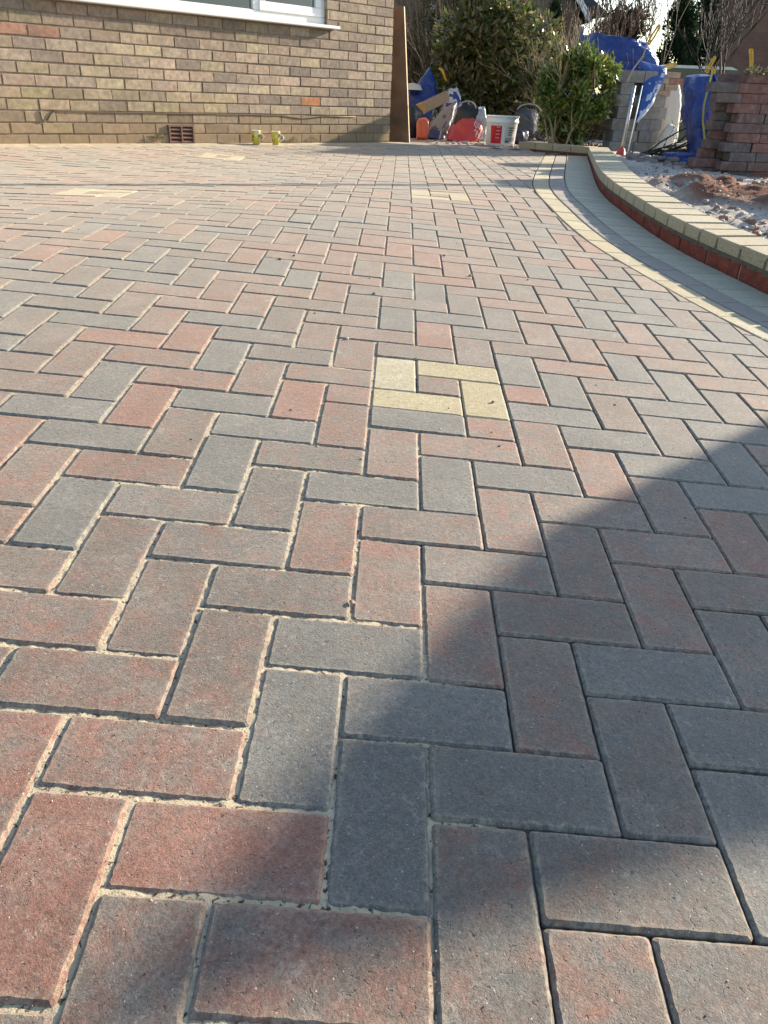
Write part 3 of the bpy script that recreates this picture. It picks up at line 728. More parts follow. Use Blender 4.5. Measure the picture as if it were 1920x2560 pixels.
def cloth_mat(name, col, rough=.45, attr=False, bump=.5, scale=25, dist=.01, weave=True):
    k = NT(name); p = k.pos()
    if attr: a = k.n('ShaderNodeAttribute', attribute_name='pc'); base = a.outputs['Color']
    else: base = tuple(col) + (1,)
    c = k.mix(k.ramp(k.noise(7, 4, .6, p), .3, .7, 0, .35), base, (.35, .33, .32) if max(col) > .1 else (.05, .05, .05))
    c = k.mix(.7, c, base) if not attr else k.mix(.75, c, base)
    k.l(c, k.b.inputs['Base Color']); k.b.inputs['Roughness'].default_value = rough
    h = k.noise(scale, 5, .6, p, dist=1.2); k.l(k.bump(h, bump, dist), k.b.inputs['Normal']); return k.m
M_BLUE = cloth_mat('blue_woven_plastic', (.006, .038, .22), .28, bump=.9, scale=14, dist=.03)
M_BLUEW = cloth_mat('blue_white_bag', (.5, .55, .7), .32, attr=True, bump=.9, scale=12, dist=.03)
M_YST = plain('yellow_webbing', (.62, .33, .03), .7, var=.2, scale=30)
M_SHINY = cloth_mat('printed_plastic', (.4, .4, .4), .35, attr=True)
M_REDB = cloth_mat('red_plastic_bag', (.52, .035, .025), .35, scale=30, dist=.012)
M_ORB = cloth_mat('orange_plastic_bag', (.60, .10, .02), .35)
M_WOOD = plain('weathered_plywood', (.15, .088, .052), .7, var=.35, scale=5, bump=.3, bscale=90)
M_WOODL = plain('timber_and_lit_edge', (.46, .33, .20), .75, var=.2, scale=14, bump=.3, bscale=90)
M_WBAG = cloth_mat('white_woven_bag', (.62, .58, .50), .7, scale=18, dist=.02)

# ------------------------------------------------------------------ board against the corner
B0 = onplane(1023, 357, -.012); th = math.radians(-62); ex = Vector((math.cos(th), math.sin(th), 0)); ey = Vector((-ex.y, ex.x, 0))
zt = hz(B0[0] - .11, B0[1] + .04, 16)
bd = MB(); base = Vector(B0); W_ = .25; T_ = .03
topsh = Vector((-.112, .04, zt - B0[2]))
tl = base + topsh
pts = [base - ex * W_, base, base + ey * T_, base - ex * W_ + ey * T_]; tp = [tl - ex * .17, tl, tl + ey * T_, tl - ex * .17 + ey * T_]
bd.add([tuple(p) for p in pts + tp], [(3, 2, 1, 0), (4, 5, 6, 7), (0, 1, 5, 4), (2, 3, 7, 6), (3, 0, 4, 7)]); bd.add([tuple(p) for p in (pts[1], pts[2], tp[2], tp[1])], [(0, 1, 2, 3)], mi=1)  # sunlit look of the right edge painted in as a paler timber
tag(bd.build('wooden_board', [M_WOOD, M_WOODL]), 'tall brown board standing on end against the house corner', 'board')

# ------------------------------------------------------------------ mugs
def mug(u, v, ang, label):
    p = onplane(u, v, -.01); z = float(hgt(p[0], p[1])); t = thing('mug', label, 'mug', (p[0], p[1], z), 'mugs by the house wall')
    c = (p[0], p[1], z + .001)
    b = MB(); prof = [(.0, .004), (.027, .004), (.029, .0), (.0305, .003), (.036, .06), (.0395, .102), (.0405, .106), (.0385, .108), (.036, .104), (.033, .06), (.026, .008), (0, .008)]
    n = 32; cx = Vector(c)
    vs = []; 
    for r, zz in prof:
        for k in range(n): a = 2 * math.pi * k / n; vs.append(tuple(cx + Vector((r * math.cos(a), r * math.sin(a), zz))))
    b.v = vs
    for i in range(len(prof) - 1):
        for k in range(n):
            b.f.append((i * n + k, i * n + (k + 1) % n, (i + 1) * n + (k + 1) % n, (i + 1) * n + k)); b.m.append(0)
            zz = (prof[i][1] + prof[i + 1][1]) / 2; col = (.80, .78, .72)
            if i in (3, 4): col = (.62, .52, .07)
            b.c.append(col + (1,))
    b.build('cup', M_CER, t, True)
    d = MB()   # printed brown motifs, thin raised patches following the mug side
    rr = random.Random(int(u))
    for q in range(9):
        a0 = q * .7 + rr.uniform(-.2, .2); z0 = rr.uniform(.02, .08); w2 = rr.uniform(.28, .46); h2 = rr.uniform(.012, .024); pv = []; m_ = 10
        def rad(zv): return .0305 + (zv - .003) / .1 * .0092 + .0006
        for k in range(m_): a = 2 * math.pi * k / m_; zz = z0 + math.sin(a) * h2; th_ = a0 + math.cos(a) * w2; pv.append(tuple(cx + Vector((rad(zz) * math.cos(th_), rad(zz) * math.sin(th_), zz))))
        d.add(pv, [tuple(range(m_))], ((.10, .06, .03) if q % 3 else (.72, .70, .62)) + (1,))
    d.build('printed_motif', M_CER, t)
    h = MB(); dr = Vector((math.cos(ang), math.sin(ang), 0)); hp_ = [cx + dr * (.034 + .036 * math.sin(math.pi * k / 8)) + Vector((0, 0, .088 - .062 * k / 8)) for k in range(9)]
    hp_[0] = cx + dr * .035 + Vector((0, 0, .088)); h.tube(hp_, .0048, 8, (.8, .78, .72, 1)); h.build('handle', M_CER, t, True)
M_CER = plain('glazed_ceramic', (1, 1, 1), .18, attr=True, var=.03, scale=10)
ar = math.atan2(CR.y, CR.x) - .1
mug(641, 363.5, ar, 'lime green mug with white handle, nearer the air vent'); mug(690, 364.5, ar, 'lime green mug with white handle, nearer the leaning board')

# ------------------------------------------------------------------ rubbish pile behind the driveway edge
GZ = -.035
def base(u, v, z=GZ): p = onplane(u, v, z); return Vector((p[0], p[1], z))
# bucket
bp = base(1250, 365, -.03); zr = hz(bp.x, bp.y, 290) - bp.z
t = thing('plastic_bucket', 'white plastic bucket with a red printed panel on its label', 'bucket', bp)
b = MB(); R0, R1 = .150, .172
prof = [(0, .004), (R0 - .01, .002), (R0, .006), (R1 - .006, zr - .07), (R1 - .004, zr - .068), (R1 + .004, zr - .062), (R1 + .004, zr - .04), (R1 - .002, zr - .036), (R1, zr - .012), (R1 + .008, zr - .008), (R1 + .008, zr), (R1, zr + .003), (R1 - .006, zr - .004), (R1 - .012, zr - .05), (R0 - .008, .02), (0, .02)]
b.lathe(bp, prof, 48); b.build('tub', M_WHITEPL, t, True)
lb = MB()
def patch(a0, a1, z0, z1, col, lift=.0012, n=10):
    vs = []; fs = []
    for i in range(n + 1):
        a = a0 + (a1 - a0) * i / n
        for z in (z0, z1):
            r = R0 + (R1 - .006 - R0) * (z - .006) / (zr - .076) + lift; vs.append((bp.x + r * math.cos(a), bp.y + r * math.sin(a), bp.z + z))
    for i in range(n): fs.append((2 * i, 2 * i + 2, 2 * i + 3, 2 * i + 1))
    lb.add(vs, fs, col + (1,))
ac = math.atan2(CW[1] - bp.y, CW[0] - bp.x)
patch(ac - .12 + .3, ac + .95 + .3, .03, zr - .1, (.62, .62, .60)); patch(ac + .12 + 1.0, ac + .3, .05, zr - .2, (.36, .37, .36), .002); patch(ac + .30, ac + .55, .04, zr - .23, (.06, .09, .20), .003)
patch(ac - .75, ac + .02, .03, zr - .09, (.52, .02, .03), .002); patch(ac + .05, ac + .22, .03, zr - .09, (.72, .72, .72), .002)
for q in range(4): patch(ac + .45, ac + 1.05 - .1 * q, zr - .115 - .022 * q, zr - .103 - .022 * q, (.25, .25, .24), .003)
for q in range(5): patch(ac - .38 + .02 * q, ac - .10, .08 + .034 * q, .09 + .034 * q, (.66, .3, .3), .003)
lb.build('label_print', M_CER, t)
# soft tub with a handle behind
p = base(1308, 352); t = thing('flexible_tub', 'dark grey flexible tub with a loop handle behind the white bucket', 'tub', p)
sack(t, 'tub_body', p, (.36, .32, .36), .3, M_BLACK2 if 'M_BLACK2' in globals() else plain('grey_rubber', (.055, .065, .075), .6, var=.2, scale=10), 3, .7, .05, lean=(.1, 0))
h = MB(); q = p + Vector((.05, 0, .33)); h.tube([q + CR * (.15 * math.cos(a)) + Vector((0, 0, .085 * math.sin(a))) for a in np.linspace(.1, 3.0, 10)], .009, 8); h.build('handle', plain('grey_handle', (.3, .36, .36), .5), t, True)
p = base(1300, 362); t = tag(sack(None, 'plastic_sack', p, (.16, .14, .15), 0, plain('navy_plastic', (.015, .02, .07), .4), 8, .6, .14), 'small crumpled navy plastic sack at the right foot of the bucket', 'sack')
# red bag
p = base(1163, 356); 
t = thing('red_aggregate_bag', 'slumped red plastic bag with white lettering up its side', 'bag', p)
rbody = loft(t, 'bag_body', [(1152, 288, 1178, 286), (1146, 292, 1196, 288), (1134, 308, 1209, 306), (1124, 332, 1208, 334), (1118, 348, 1196, 356), (1124, 356, 1190, 362)], DP(p) - .05, .26, M_REDB, 11, .7, .024, nu=80)
tc = MB()
def letter(mb, c, ex_, ez_, kind, s_, col, th_=.15):
    """block letters from bars"""
    bars = {'E': [((0, 0), (0, 1)), ((0, 0), (.6, 0)), ((0, .5), (.5, .5)), ((0, 1), (.6, 1))], 'S': [((0, 0), (.6, 0)), ((.6, 0), (.6, .5)), ((0, .5), (.6, .5)), ((0, .5), (0, 1)), ((0, 1), (.6, 1))],
            'L': [((0, 0), (0, 1)), ((0, 0), (.6, 0))], 'W': [((0, 1), (.18, 0)), ((.18, 0), (.35, .7)), ((.35, .7), (.52, 0)), ((.52, 0), (.7, 1))], 'J': [((.55, 1), (.55, 0)), ((.55, 0), (0, 0)), ((0, 0), (0, .3))],
            'O': [((0, 0), (.6, 0)), ((.6, 0), (.6, 1)), ((.6, 1), (0, 1)), ((0, 1), (0, 0))], 'A': [((0, 0), (.3, 1)), ((.3, 1), (.6, 0)), ((.12, .4), (.48, .4))], 'N': [((0, 0), (0, 1)), ((0, 1), (.6, 0)), ((.6, 0), (.6, 1))],
            'R': [((0, 0), (0, 1)), ((0, 1), (.55, 1)), ((.55, 1), (.55, .5)), ((.55, .5), (0, .5)), ((.25, .5), (.6, 0))], 'C': [((.6, 0), (0, 0)), ((0, 0), (0, 1)), ((0, 1), (.6, 1))],
            'D': [((0, 0), (0, 1)), ((0, 1), (.45, .85)), ((.45, .85), (.6, .5)), ((.6, .5), (.45, .15)), ((.45, .15), (0, 0))]}[kind]
    for (a, b_), (c2, d) in bars:
        A2 = c + ex_ * a * s_ + ez_ * b_ * s_; B2 = c + ex_ * c2 * s_ + ez_ * d * s_; dd = (B2 - A2).normalized(); nn = ex_.cross(ez_).normalized(); pr = dd.cross(nn) * th_ * s_ / 2
        A3 = A2 - dd * th_ * s_ / 2; B3 = B2 + dd * th_ * s_ / 2
        mb.add([tuple(A3 - pr), tuple(B3 - pr), tuple(B3 + pr), tuple(A3 + pr)], [(0, 1, 2, 3)], col)
def project_to(mb, obj_name, toward=None, lift=.004):
    """drop the marks along the view line onto the bag's surface"""
    ob = obj_name; dg = bpy.context.evaluated_depsgraph_get(); dg.update()
    from mathutils.bvhtree import BVHTree
    me = ob.data; off = ORG[ob.name]; bv = BVHTree.FromPolygons([tuple(v.co + off) for v in me.vertices], [tuple(p_.vertices) for p_ in me.polygons])
    nv = []
    for v in mb.v:
        d_ = (Vector(v) - Vector(CW)).normalized(); o_ = Vector(v) - d_ * .8; hit = bv.ray_cast(o_, d_, 3.0)
        nv.append(tuple(hit[0] - d_ * lift) if hit[0] is not None else tuple(v))
    mb.v = nv
rr = random.Random(5)
for q in range(26):      # worn white print running up the right side
    c_ = Vector(atd(1196 + rr.uniform(-9, 7) - (q - 13) * .25, 348 - q * 1.9, DP(p) - .2)); L_ = rr.uniform(.008, .022); d_ = (CR * rr.uniform(-1, 1) + Vector((0, 0, rr.uniform(-1, 1)))).normalized(); s2 = d_.cross(CF).normalized() * .0035
    tc.add([tuple(c_ - d_ * L_ - s2), tuple(c_ + d_ * L_ - s2), tuple(c_ + d_ * L_ + s2), tuple(c_ - d_ * L_ + s2)], [(0, 1, 2, 3)], (.72, .6, .58, 1))
project_to(tc, rbody); tc.build('lettering', M_CER, t)
# black holdall and crumpled sheet on top of the red bag
p2 = p + CF * .18 + Vector((0, 0, .0)); 
t = thing('black_holdall', 'black bag with carrying handle slumped behind the red bag', 'bag', p2)
sack(t, 'bag_body', p2 + CR * .02, (.34, .2, .40), math.atan2(CR.y, CR.x), M_BLACK, 17, .7, .16, 12, pinch=.3)
h = MB(); q = p2 + Vector((0, 0, .35)) - CF * .09 + CR * .0; h.tube([q + CR * (.1 * math.cos(a)) + Vector((0, 0, .07 * math.sin(a))) for a in np.linspace(0, math.pi, 10)], .008, 6); h.build('handle', plain('grey_strap', (.28, .26, .23), .8), t, True)
p3 = p2 + CR * .16 + CF * .05
tag(sack(None, 'plastic_sheet', p3, (.20, .18, .36), 1.0, cloth_mat('pale_sheet', (.35, .40, .45), .4), 21, .6, .22, 12, pinch=.5, lean=(-.2, 0)), 'crumpled pale blue sheet showing between the black bag and bucket', 'plastic sheet')
# beige sack with dark print
p = base(1086, 351)
t = thing('cement_sack', 'beige paper sack with a dark blue printed band, leaning right', 'sack', p)
def sc(x_, y_, z_):
    if z_ < .36: return (.05, .045, .11) if x_ < .05 else ((.45, .46, .5) if x_ < .4 else (.16, .12, .12))
    return (.31, .25, .20) if noise.noise(Vector((x_ * 2, y_, z_ * 6))) < .22 else (.08, .06, .08)
loft(t, 'sack_body', [(1128, 256, 1142, 258), (1112, 266, 1140, 276), (1092, 286, 1134, 300), (1070, 318, 1122, 326), (1062, 340, 1118, 344), (1064, 352, 1112, 356)], DP(p) + .02, .22, M_SHINY, 5, .6, .03, cols=lambda x_, y_, f_: sc(x_, y_, 1 - f_))
# orange bag
p = base(1048, 353); tag(loft(None, 'orange_bag', [(1048, 296, 1064, 294), (1042, 304, 1074, 302), (1040, 325, 1074, 325), (1038, 350, 1070, 351)], DP(p), .16, M_ORB, 31, .6, .02), 'small bright orange plastic bag beside the leaning board', 'bag')
# black sack
p = base(1030, 348) + CF * .15; tag(sack(None, 'black_rubble_sack', p, (.30, .26, .36), 0, M_BLACK, 33, .65, .12, 12, pinch=.3), 'black rubble sack between the board and the orange bag', 'sack')
# timber offcut
a_ = Vector(atd(1040, 278, 9.35)); b_ = Vector(atd(1118, 240, 9.6)); tb = MB(); dd = (b_ - a_); L = dd.length; dd.normalize(); sd = dd.cross(Vector((0, 0, 1))).normalized(); up = sd.cross(dd)
Rm = Matrix((dd, sd, up)).transposed(); tb.box((a_ + b_) / 2, (L, .05, .12), Rm, (.36, .24, .14, 1), bev=.004); tb.box(a_ + dd * .07 - sd * .0, (.14, .056, .126), Rm, (.55, .27, .06, 1), bev=.003)
tag(tb.build('timber_offcut', M_ATTR), 'tan timber offcut with orange end lying slanted over the sacks', 'timber')
p = base(1128, 345) + CF * .25
t = thing('printed_bag', 'white and blue printed bag crumpled behind the beige sack', 'bag', p)
sack(t, 'bag_body', p, (.26, .2, .56), math.atan2(CR.y, CR.x), M_SHINY, 44, .6, .14, 12, pinch=.2, cols=lambda x_, y_, z_: (.62, .62, .62) if noise.noise(Vector((x_ * 2.1, y_ * 2, z_ * 7 + 3))) > .0 else (.03, .05, .22))
# small blue bulk bag
p = base(1052, 345) + CF * .45
t = thing('blue_bulk_bag', 'slumped blue bulk bag with one orange loop, beside the leaning board', 'bulk bag', p, 'blue builders bulk bags')
zt = hz(p.x, p.y, 212) - p.z
loft(t, 'bag_body', [(1030, 212, 1062, 212), (1020, 218, 1092, 214), (1017, 240, 1092, 240), (1018, 275, 1084, 275), (1022, 320, 1070, 320), (1026, 345, 1062, 345)], DP(p) - .2, .42, M_BLUE, 51, .5, .04)
q = p + CR * .14 + Vector((0, 0, zt - .06)); ztp = hz(q.x, q.y, 172) - q.z
loft(t, 'raised_corner', [(1073, 166, 1079, 168), (1062, 184, 1087, 186), (1046, 206, 1092, 206), (1030, 226, 1092, 222)], DP(p) - .16, .2, M_BLUE, 52, .7, .025)
m = MB(); q2 = q + CR * .06 + Vector((0, 0, ztp + .01)) - CF * .02; m.tube([q2, q2 + CR * .04 + Vector((0, 0, -.02)), q2 + CR * .10 + Vector((0, 0, -.14))], [.012, .018, .014], 6); m.build('loop', M_YST, t, True)
m = MB(); q3 = p - CR * .12 + Vector((0, 0, zt - .06)); m.lathe(q3, [(0, .08), (.1, .06), (.13, .0)], 16); m.build('liner', M_WBAG, t, True)

# rubble
def stone(mb, c, r, sd_, col):
    vs = []; fs = []; nu, nv = 8, 5
    for j in range(nv + 1):
        ph = -math.pi / 2 + math.pi * j / nv
        for i in range(nu):
            a = 2 * math.pi * i / nu; d = Vector((math.cos(ph) * math.cos(a), math.cos(ph) * math.sin(a), math.sin(ph) * .65)); k = r * (1 + .35 * noise.noise(d * 1.8 + Vector((sd_, 0, 0)))); vs.append(tuple(Vector(c) + d * k))
    for j in range(nv):
        for i in range(nu): fs.append((j * nu + i, j * nu + (i + 1) % nu, (j + 1) * nu + (i + 1) % nu, (j + 1) * nu + i))
    mb.add(vs, fs, col)
def gy(a, b, t):
    k = random.uniform(a, b); return (k * t[0], k * t[1], k * t[2], 1)
def rubble(name, spots, label, colf):
    mb = MB()
    for k, (c, r) in enumerate(spots): stone(mb, c, r, k * 3.7, colf())
    return tag(mb.build(name, M_ATTR), label, 'rubble', kind='stuff')
sp = []
for k in range(150):
    u = random.uniform(1070, 1345); v = np.interp(u, [1030, 1200, 1345], [356, 364, 372]) - abs(random.gauss(0, 5)); c = base(u, v, -.03); sp.append((c, random.choice([.008, .012, .018, .026])))
rubble('edge_rubble', sp, 'small grey and pink rubble along the far paving edge', lambda: gy(.22, .36, (1, .84, .72)))
c = base(1356, 352, -.03) + CF * .2; mb = MB(); stone(mb, c + Vector((0, 0, .05)), .09, 2.2, (.33, .24, .21, 1)); tag(mb.build('stone', M_ATTR, None, True), 'pinkish rock lying beneath the bush behind the coping', 'rock')
sp = []
for k in range(260):
    u = random.gauss(1625, 38); v = random.gauss(408, 7); 
    if v > 432 or u < 1565: continue
    c = base(u, v, -.03) + Vector((0, 0, random.uniform(0, .05))); sp.append((c, random.choice([.014, .02, .03, .04])))
rubble('rubble_heap', sp, 'heap of grey brown rubble behind the curved coping', lambda: gy(.15, .30, (1, .84, .74)))
sp = []
for k in range(1100):
    s_ = random.uniform(2.3, 6.3); q = kc(s_, -.2 - abs(random.gauss(0, .35))); z = float(gz_full(np.array([[q[0]]]), np.array([[q[1]]]))[0, 0]); sp.append(((q[0], q[1], z + .002), random.choice([.003, .004, .005, .009])))
rubble('loose_gravel', sp, 'pale loose gravel and sand just behind the curved coping', lambda: gy(.22, .5, (1, .92, .82)))

sp = []
for k in range(420):
    u = random.uniform(1600, 1935); v = random.uniform(425, 600); q = onplane(u, v, -.06)
    q = np.array(q)
    if kerb_in(np.array([q[0]]), np.array([q[1]]), -.24)[0]: continue
    z = float(gz_full(np.array([[q[0]]]), np.array([[q[1]]]))[0, 0]); sp.append(((q[0], q[1], z + .003), random.choice([.004, .006, .009, .014, .022])))
rubble('ground_stones', sp, 'scattered stones and clods on the sandy ground below the paver stacks', lambda: random.choice([gy(.12, .42, (1, .88, .76)), gy(.15, .4, (1, .9, .8)), gy(.2, .34, (1, .5, .36))]))
# crumbs and specks on the paving
sp = []
def onpave(u, v):
    q = onplane(u, v, -.2)
    for _ in range(12): q = onplane(u, v, float(hgt(q[0], q[1])) + .0005)
    return q
for (u, v, r_) in [(880, 1508, .0045), (1176, 690, .006), (935, 735, .005), (1232, 1006, .004), (868, 848, .005), (1320, 700, .004), (1448, 752, .004), (1110, 640, .005), (1640, 470, .004), (700, 650, .006), (735, 640, .005)]:
    q = onpave(u, v); sp.append(((q[0], q[1], q[2] + r_ * .4), r_))
for k in range(330):
    u, v = random.uniform(0, 1900), random.uniform(420, 2540); q = onpave(u, v)
    if kerb_in(np.array([q[0]]), np.array([q[1]]), .42)[0]: dd_ = math.hypot(q[0] - CW[0], q[1] - CW[1]); sp.append(((q[0], q[1], q[2] + .0001), random.choice([.0004, .0006, .0009]) if dd_ < 1.3 else random.choice([.0008, .0012, .0018, .0026])))
rubble('paving_crumbs', sp, 'tiny dark and sandy crumbs scattered over the block paving', lambda: random.choice([gy(.04, .12, (1, .8, .65)), gy(.4, .7, (1, .88, .68)), gy(.2, .4, (1, .6, .4))]))
# ------------------------------------------------------------------ stacked blocks
def stack(name, label, cat, org, rows, size, rot, colf, mat, part='paver', jit=.006):
    """rows: list of lists of (col, depth) positions"""
    t = thing(name, label, cat, org); R = rotz(rot); L, D, H = size; n = 0
    for r, row in enumerate(rows):
        for (cx, dp, ln) in row:
            if n >= 100: break
            n += 1; mb = MB(); loc = Vector(org) + R @ Vector((cx + random.uniform(-jit, jit), dp + random.uniform(-jit, jit), H * r + H / 2 + .0006 * r)) 
            mb.box(loc, (ln - .003, D - .003, H - .0015), R @ rotz(random.uniform(-.02, .02)), colf(r, cx), bev=.003); mb.build(part, mat, t)
    return t
rc = math.atan2(CR.y, CR.x)
M_STK = plain('stacked_paver', (1, 1, 1), .85, attr=True, var=.25, scale=18, bump=.5, bscale=150, bdist=.003, dirt=((.40, .36, .33), 30, .38))
def colr(r, x_): return random.choice([(.16, .075, .062), (.135, .08, .07), (.125, .09, .082), (.11, .09, .088), (.17, .085, .07), (.13, .085, .078)]) + (1,)
pS = base(1812, 450, -.06); nrow = max(9, int(round((hz(pS.x, pS.y, 192) - pS.z) / .0615)))
rows = []
for r in range(nrow):
    o_ = 0 if r % 2 else .1; row = []
    if r == 0: row = [(.12, .08, .2), (.2 + .12, .08, .2)]
    else:
        xs_ = [.0 + o_ * .5 + .2 * k for k in range(3)]; row = [(x_ + .05, .05, .2) for x_ in xs_]
        if r > nrow - 4: row.insert(0, (-.14 + o_ * .5, .06, .2))
    rows.append(row)
rows[-1] = [(x_, d_, l_) for x_, d_, l_ in rows[-1] if x_ > .05]
for r in range(1, nrow): rows[r] += [(.05 + .2 * k, .26, .2) for k in (0, 2)]
stack('paver_stack', 'tall stack of dark red and grey pavers at the right, nearest the coping', 'paver stack', pS, [[(a, b, l) for a, b, l in r] for r in rows], (.2, .1, .0615), rc + .12, colr, M_STK)
pS2 = base(1752, 440, -.05); rows = [[(.0, 0, .2), (.12, .1, .2)], [(.0, 0, .2), (.1, .1, .1)], [(.03, .05, .1), (.14, .05, .1)]]
for r in range(3, 10): rows.append([(.04 if r % 2 else .09, .02, .1), (.15 if r % 2 else .2, .02, .12 if r % 2 else .1)])
stack('paver_stack', 'narrow column of dark red pavers left of the tallest paver stack', 'paver stack', pS2, rows, (.2, .1, .0615), rc + .1, colr, M_STK)
# grey block stack
def colg(r, x_): return random.choice([(.22, .205, .185), (.25, .225, .195), (.18, .175, .17), (.20, .185, .165)] if r < 7 else [(.30, .215, .185), (.32, .23, .20)]) + (1,)
pG = base(1508, 381, -.04); Hg = .107; nr = max(7, round((hz(pG.x, pG.y, 207) - pG.z) / Hg)); rows = []
for r in range(nr):
    row = []; n = 4 if r < 5 else 3
    for k in range(n):
        x_ = .08 + k * .143 + (.037 if r % 2 else 0)
        if (r, k) in ((3, 1), (5, 1)): row.append((x_, .12, .141)); continue
        row.append((x_, 0, .141))
    rows.append(row)
for r in range(1, nr): rows[r] += [(.09 + k * .143, .16, .141) for k in range(3)]
tG = stack('block_stack', 'stack of weathered grey concrete blocks beside the green bush', 'block stack', pG, rows, (.17, .155, Hg), rc + .25, colg, M_STK, 'block')
# tan offcut blocks on it
q = Vector(pG) + rotz(rc + .25) @ Vector((.505, .0, Hg * 5)); 
rows = [[(0, 0, .24)], [(-.02, 0, .11), (.12, 0, .15)], [(.05, .0, .12), (.17, 0, .16)], [(.05, 0, .30)]]
stack('offcut_pile', 'small pile of sandy cut blocks and timber on the grey block stack', 'offcuts', q, rows, (.2, .12, .055), rc + .25, lambda r, x_: random.choice([(.42, .33, .22), (.36, .25, .17), (.30, .13, .09)]) + (1,), M_STK, 'offcut')

# ------------------------------------------------------------------ steel pins
p = base(1549, 401, -.04); t = thing('steel_post', 'galvanised steel post standing in a red plastic foot', 'post', p)
zt = hz(p.x + .02, p.y, 214); m = MB(); m.tube([p + Vector((0, 0, .0)), Vector((p.x + .03, p.y - .01, zt))], .0135, 12); m.build('pole', M_METAL, t, True)
m = MB(); m.lathe(p, [(.0, .0), (.085, .0), (.08, .02), (.045, .035), (.032, .09), (.028, .10), (0, .10)], 20); m.build('foot', plain('red_plastic', (.50, .06, .035), .5), t, True)
p = base(1588, 330, .2); m = MB(); p_ = Vector(atd(1577, 322, 7.6)); q_ = Vector(atd(1606, 214, 7.55)); m.tube([p_ - Vector((0, 0, .35)), q_], .006, 8); tag(m.build('marker_rod', M_WHITEPL, None, True), 'thin white rod standing just right of the steel post', 'rod')

# ------------------------------------------------------------------ blue bulk bags on the right
def strap(mb, pts, wd, th_=.004):
    pts = [Vector(p_) for p_ in pts]
    for i in range(len(pts) - 1):
        a, b_ = pts[i], pts[i + 1]; d = (b_ - a); L = d.length; d.normalize(); s_ = d.cross(CF).normalized(); nn = s_.cross(d)
        mb.box((a + b_) / 2, (L + th_, wd, th_), Matrix((d, s_, nn)).transposed())
# bag 1 on top of the grey blocks
ztop = Hg * nr
p = Vector(pG) + rotz(rc + .25) @ Vector((.26, .24, ztop)); p = Vector((p.x, p.y, pG.z + ztop))
t = thing('blue_bulk_bag', 'large blue and white bulk bag sagging on top of the grey blocks', 'bulk bag', p, 'blue builders bulk bags')
z1 = hz(p.x - .2, p.y, 85) - p.z
def bc(x_, y_, z_):
    if x_ > .62 and noise.noise(Vector((x_ * 2, y_ * 2, z_ * 3))) > -.1: return (.50, .55, .66)
    return (.012, .045, .26)
bw = F and (1650 - 1462) / F * (RW @ (np.array(p) - CW))[2]
def b1c(x_, y_, f_):
    n_ = noise.noise(Vector((x_ * 2.3, y_, f_ * 4 + 2)))
    if x_ > .88 and f_ > .25 and y_ < .5: return (.52, .56, .66) if n_ > -.35 else (.02, .07, .34)
    if x_ > .52: return (.008, .070, .33)
    return (.006, .036, .21)
dB = DP(p)
b1 = loft(t, 'bag_body', [(1496, 80, 1590, 98), (1484, 80, 1612, 104), (1476, 100, 1636, 122), (1470, 128, 1654, 150), (1472, 158, 1662, 176), (1478, 184, 1650, 202), (1488, 208, 1634, 218)], dB + .05, .6, M_BLUEW, 61, .30, .05, cols=b1c, nu=88, sub=9)
m = MB(); c = Vector(atd(1640, 112, float((RW @ (np.array(p) - CW))[2]) - .3)); e_ = Vector(atd(1648, 62, float((RW @ (np.array(p) - CW))[2]) - .3))
dpt = float((RW @ (np.array(p) - CW))[2])
A = lambda u, v, d=-.36: Vector(atd(u, v, dpt + d))
strap(m, [A(1619, 108), A(1632, 84), A(1647, 62), A(1650, 66), A(1636, 92), A(1622, 112)], .019); m.build('loop', M_YST, t)
m = MB(); strap(m, [A(1658, 172), A(1668, 162), A(1690, 158), A(1688, 165), A(1668, 172)], .017); m.build('loop', M_YST, t)
m = MB(); strap(m, [A(1617, 112, -.4), A(1608, 140, -.42), A(1585, 170, -.42), A(1567, 205, -.42)], .014); m.build('seam_tape', plain('buff_tape', (.40, .30, .16), .7), t)
loft(t, 'hanging_flap', [(1596, 150, 1670, 168), (1610, 178, 1670, 186), (1610, 212, 1654, 216), (1602, 252, 1634, 256), (1594, 285, 1614, 288), (1591, 306, 1597, 307)], dB - .22, .10, M_BLUEW, 66, .8, .018, cols=lambda x_, y_, f_: (.50, .56, .70) if x_ * .5 + f_ * 1.1 + noise.noise(Vector((x_ * 2, y_, f_ * 7))) * .9 > .62 else (.008, .07, .32), nu=32)
tc = MB()
e1 = (A(1645, 190) - A(1608, 150)).normalized(); e1 = (CR * .62 - Vector((0, 0, .78))); e1.normalize(); e2 = (CR * .78 + Vector((0, 0, .62))).normalized()
for q, ch in enumerate('JEW'): letter(tc, A(1607 + 15 * q, 158 + 17 * q, -.4), -CR * .55 - Vector((0, 0, .83)), CR * .83 - Vector((0, 0, .55)), ch, .075, (.70, .75, .85, 1), .24)
tc.v = [tuple(v_) for v_ in tc.v]; project_to(tc, b1, lift=.006); tc.build('lettering', M_CER, t)
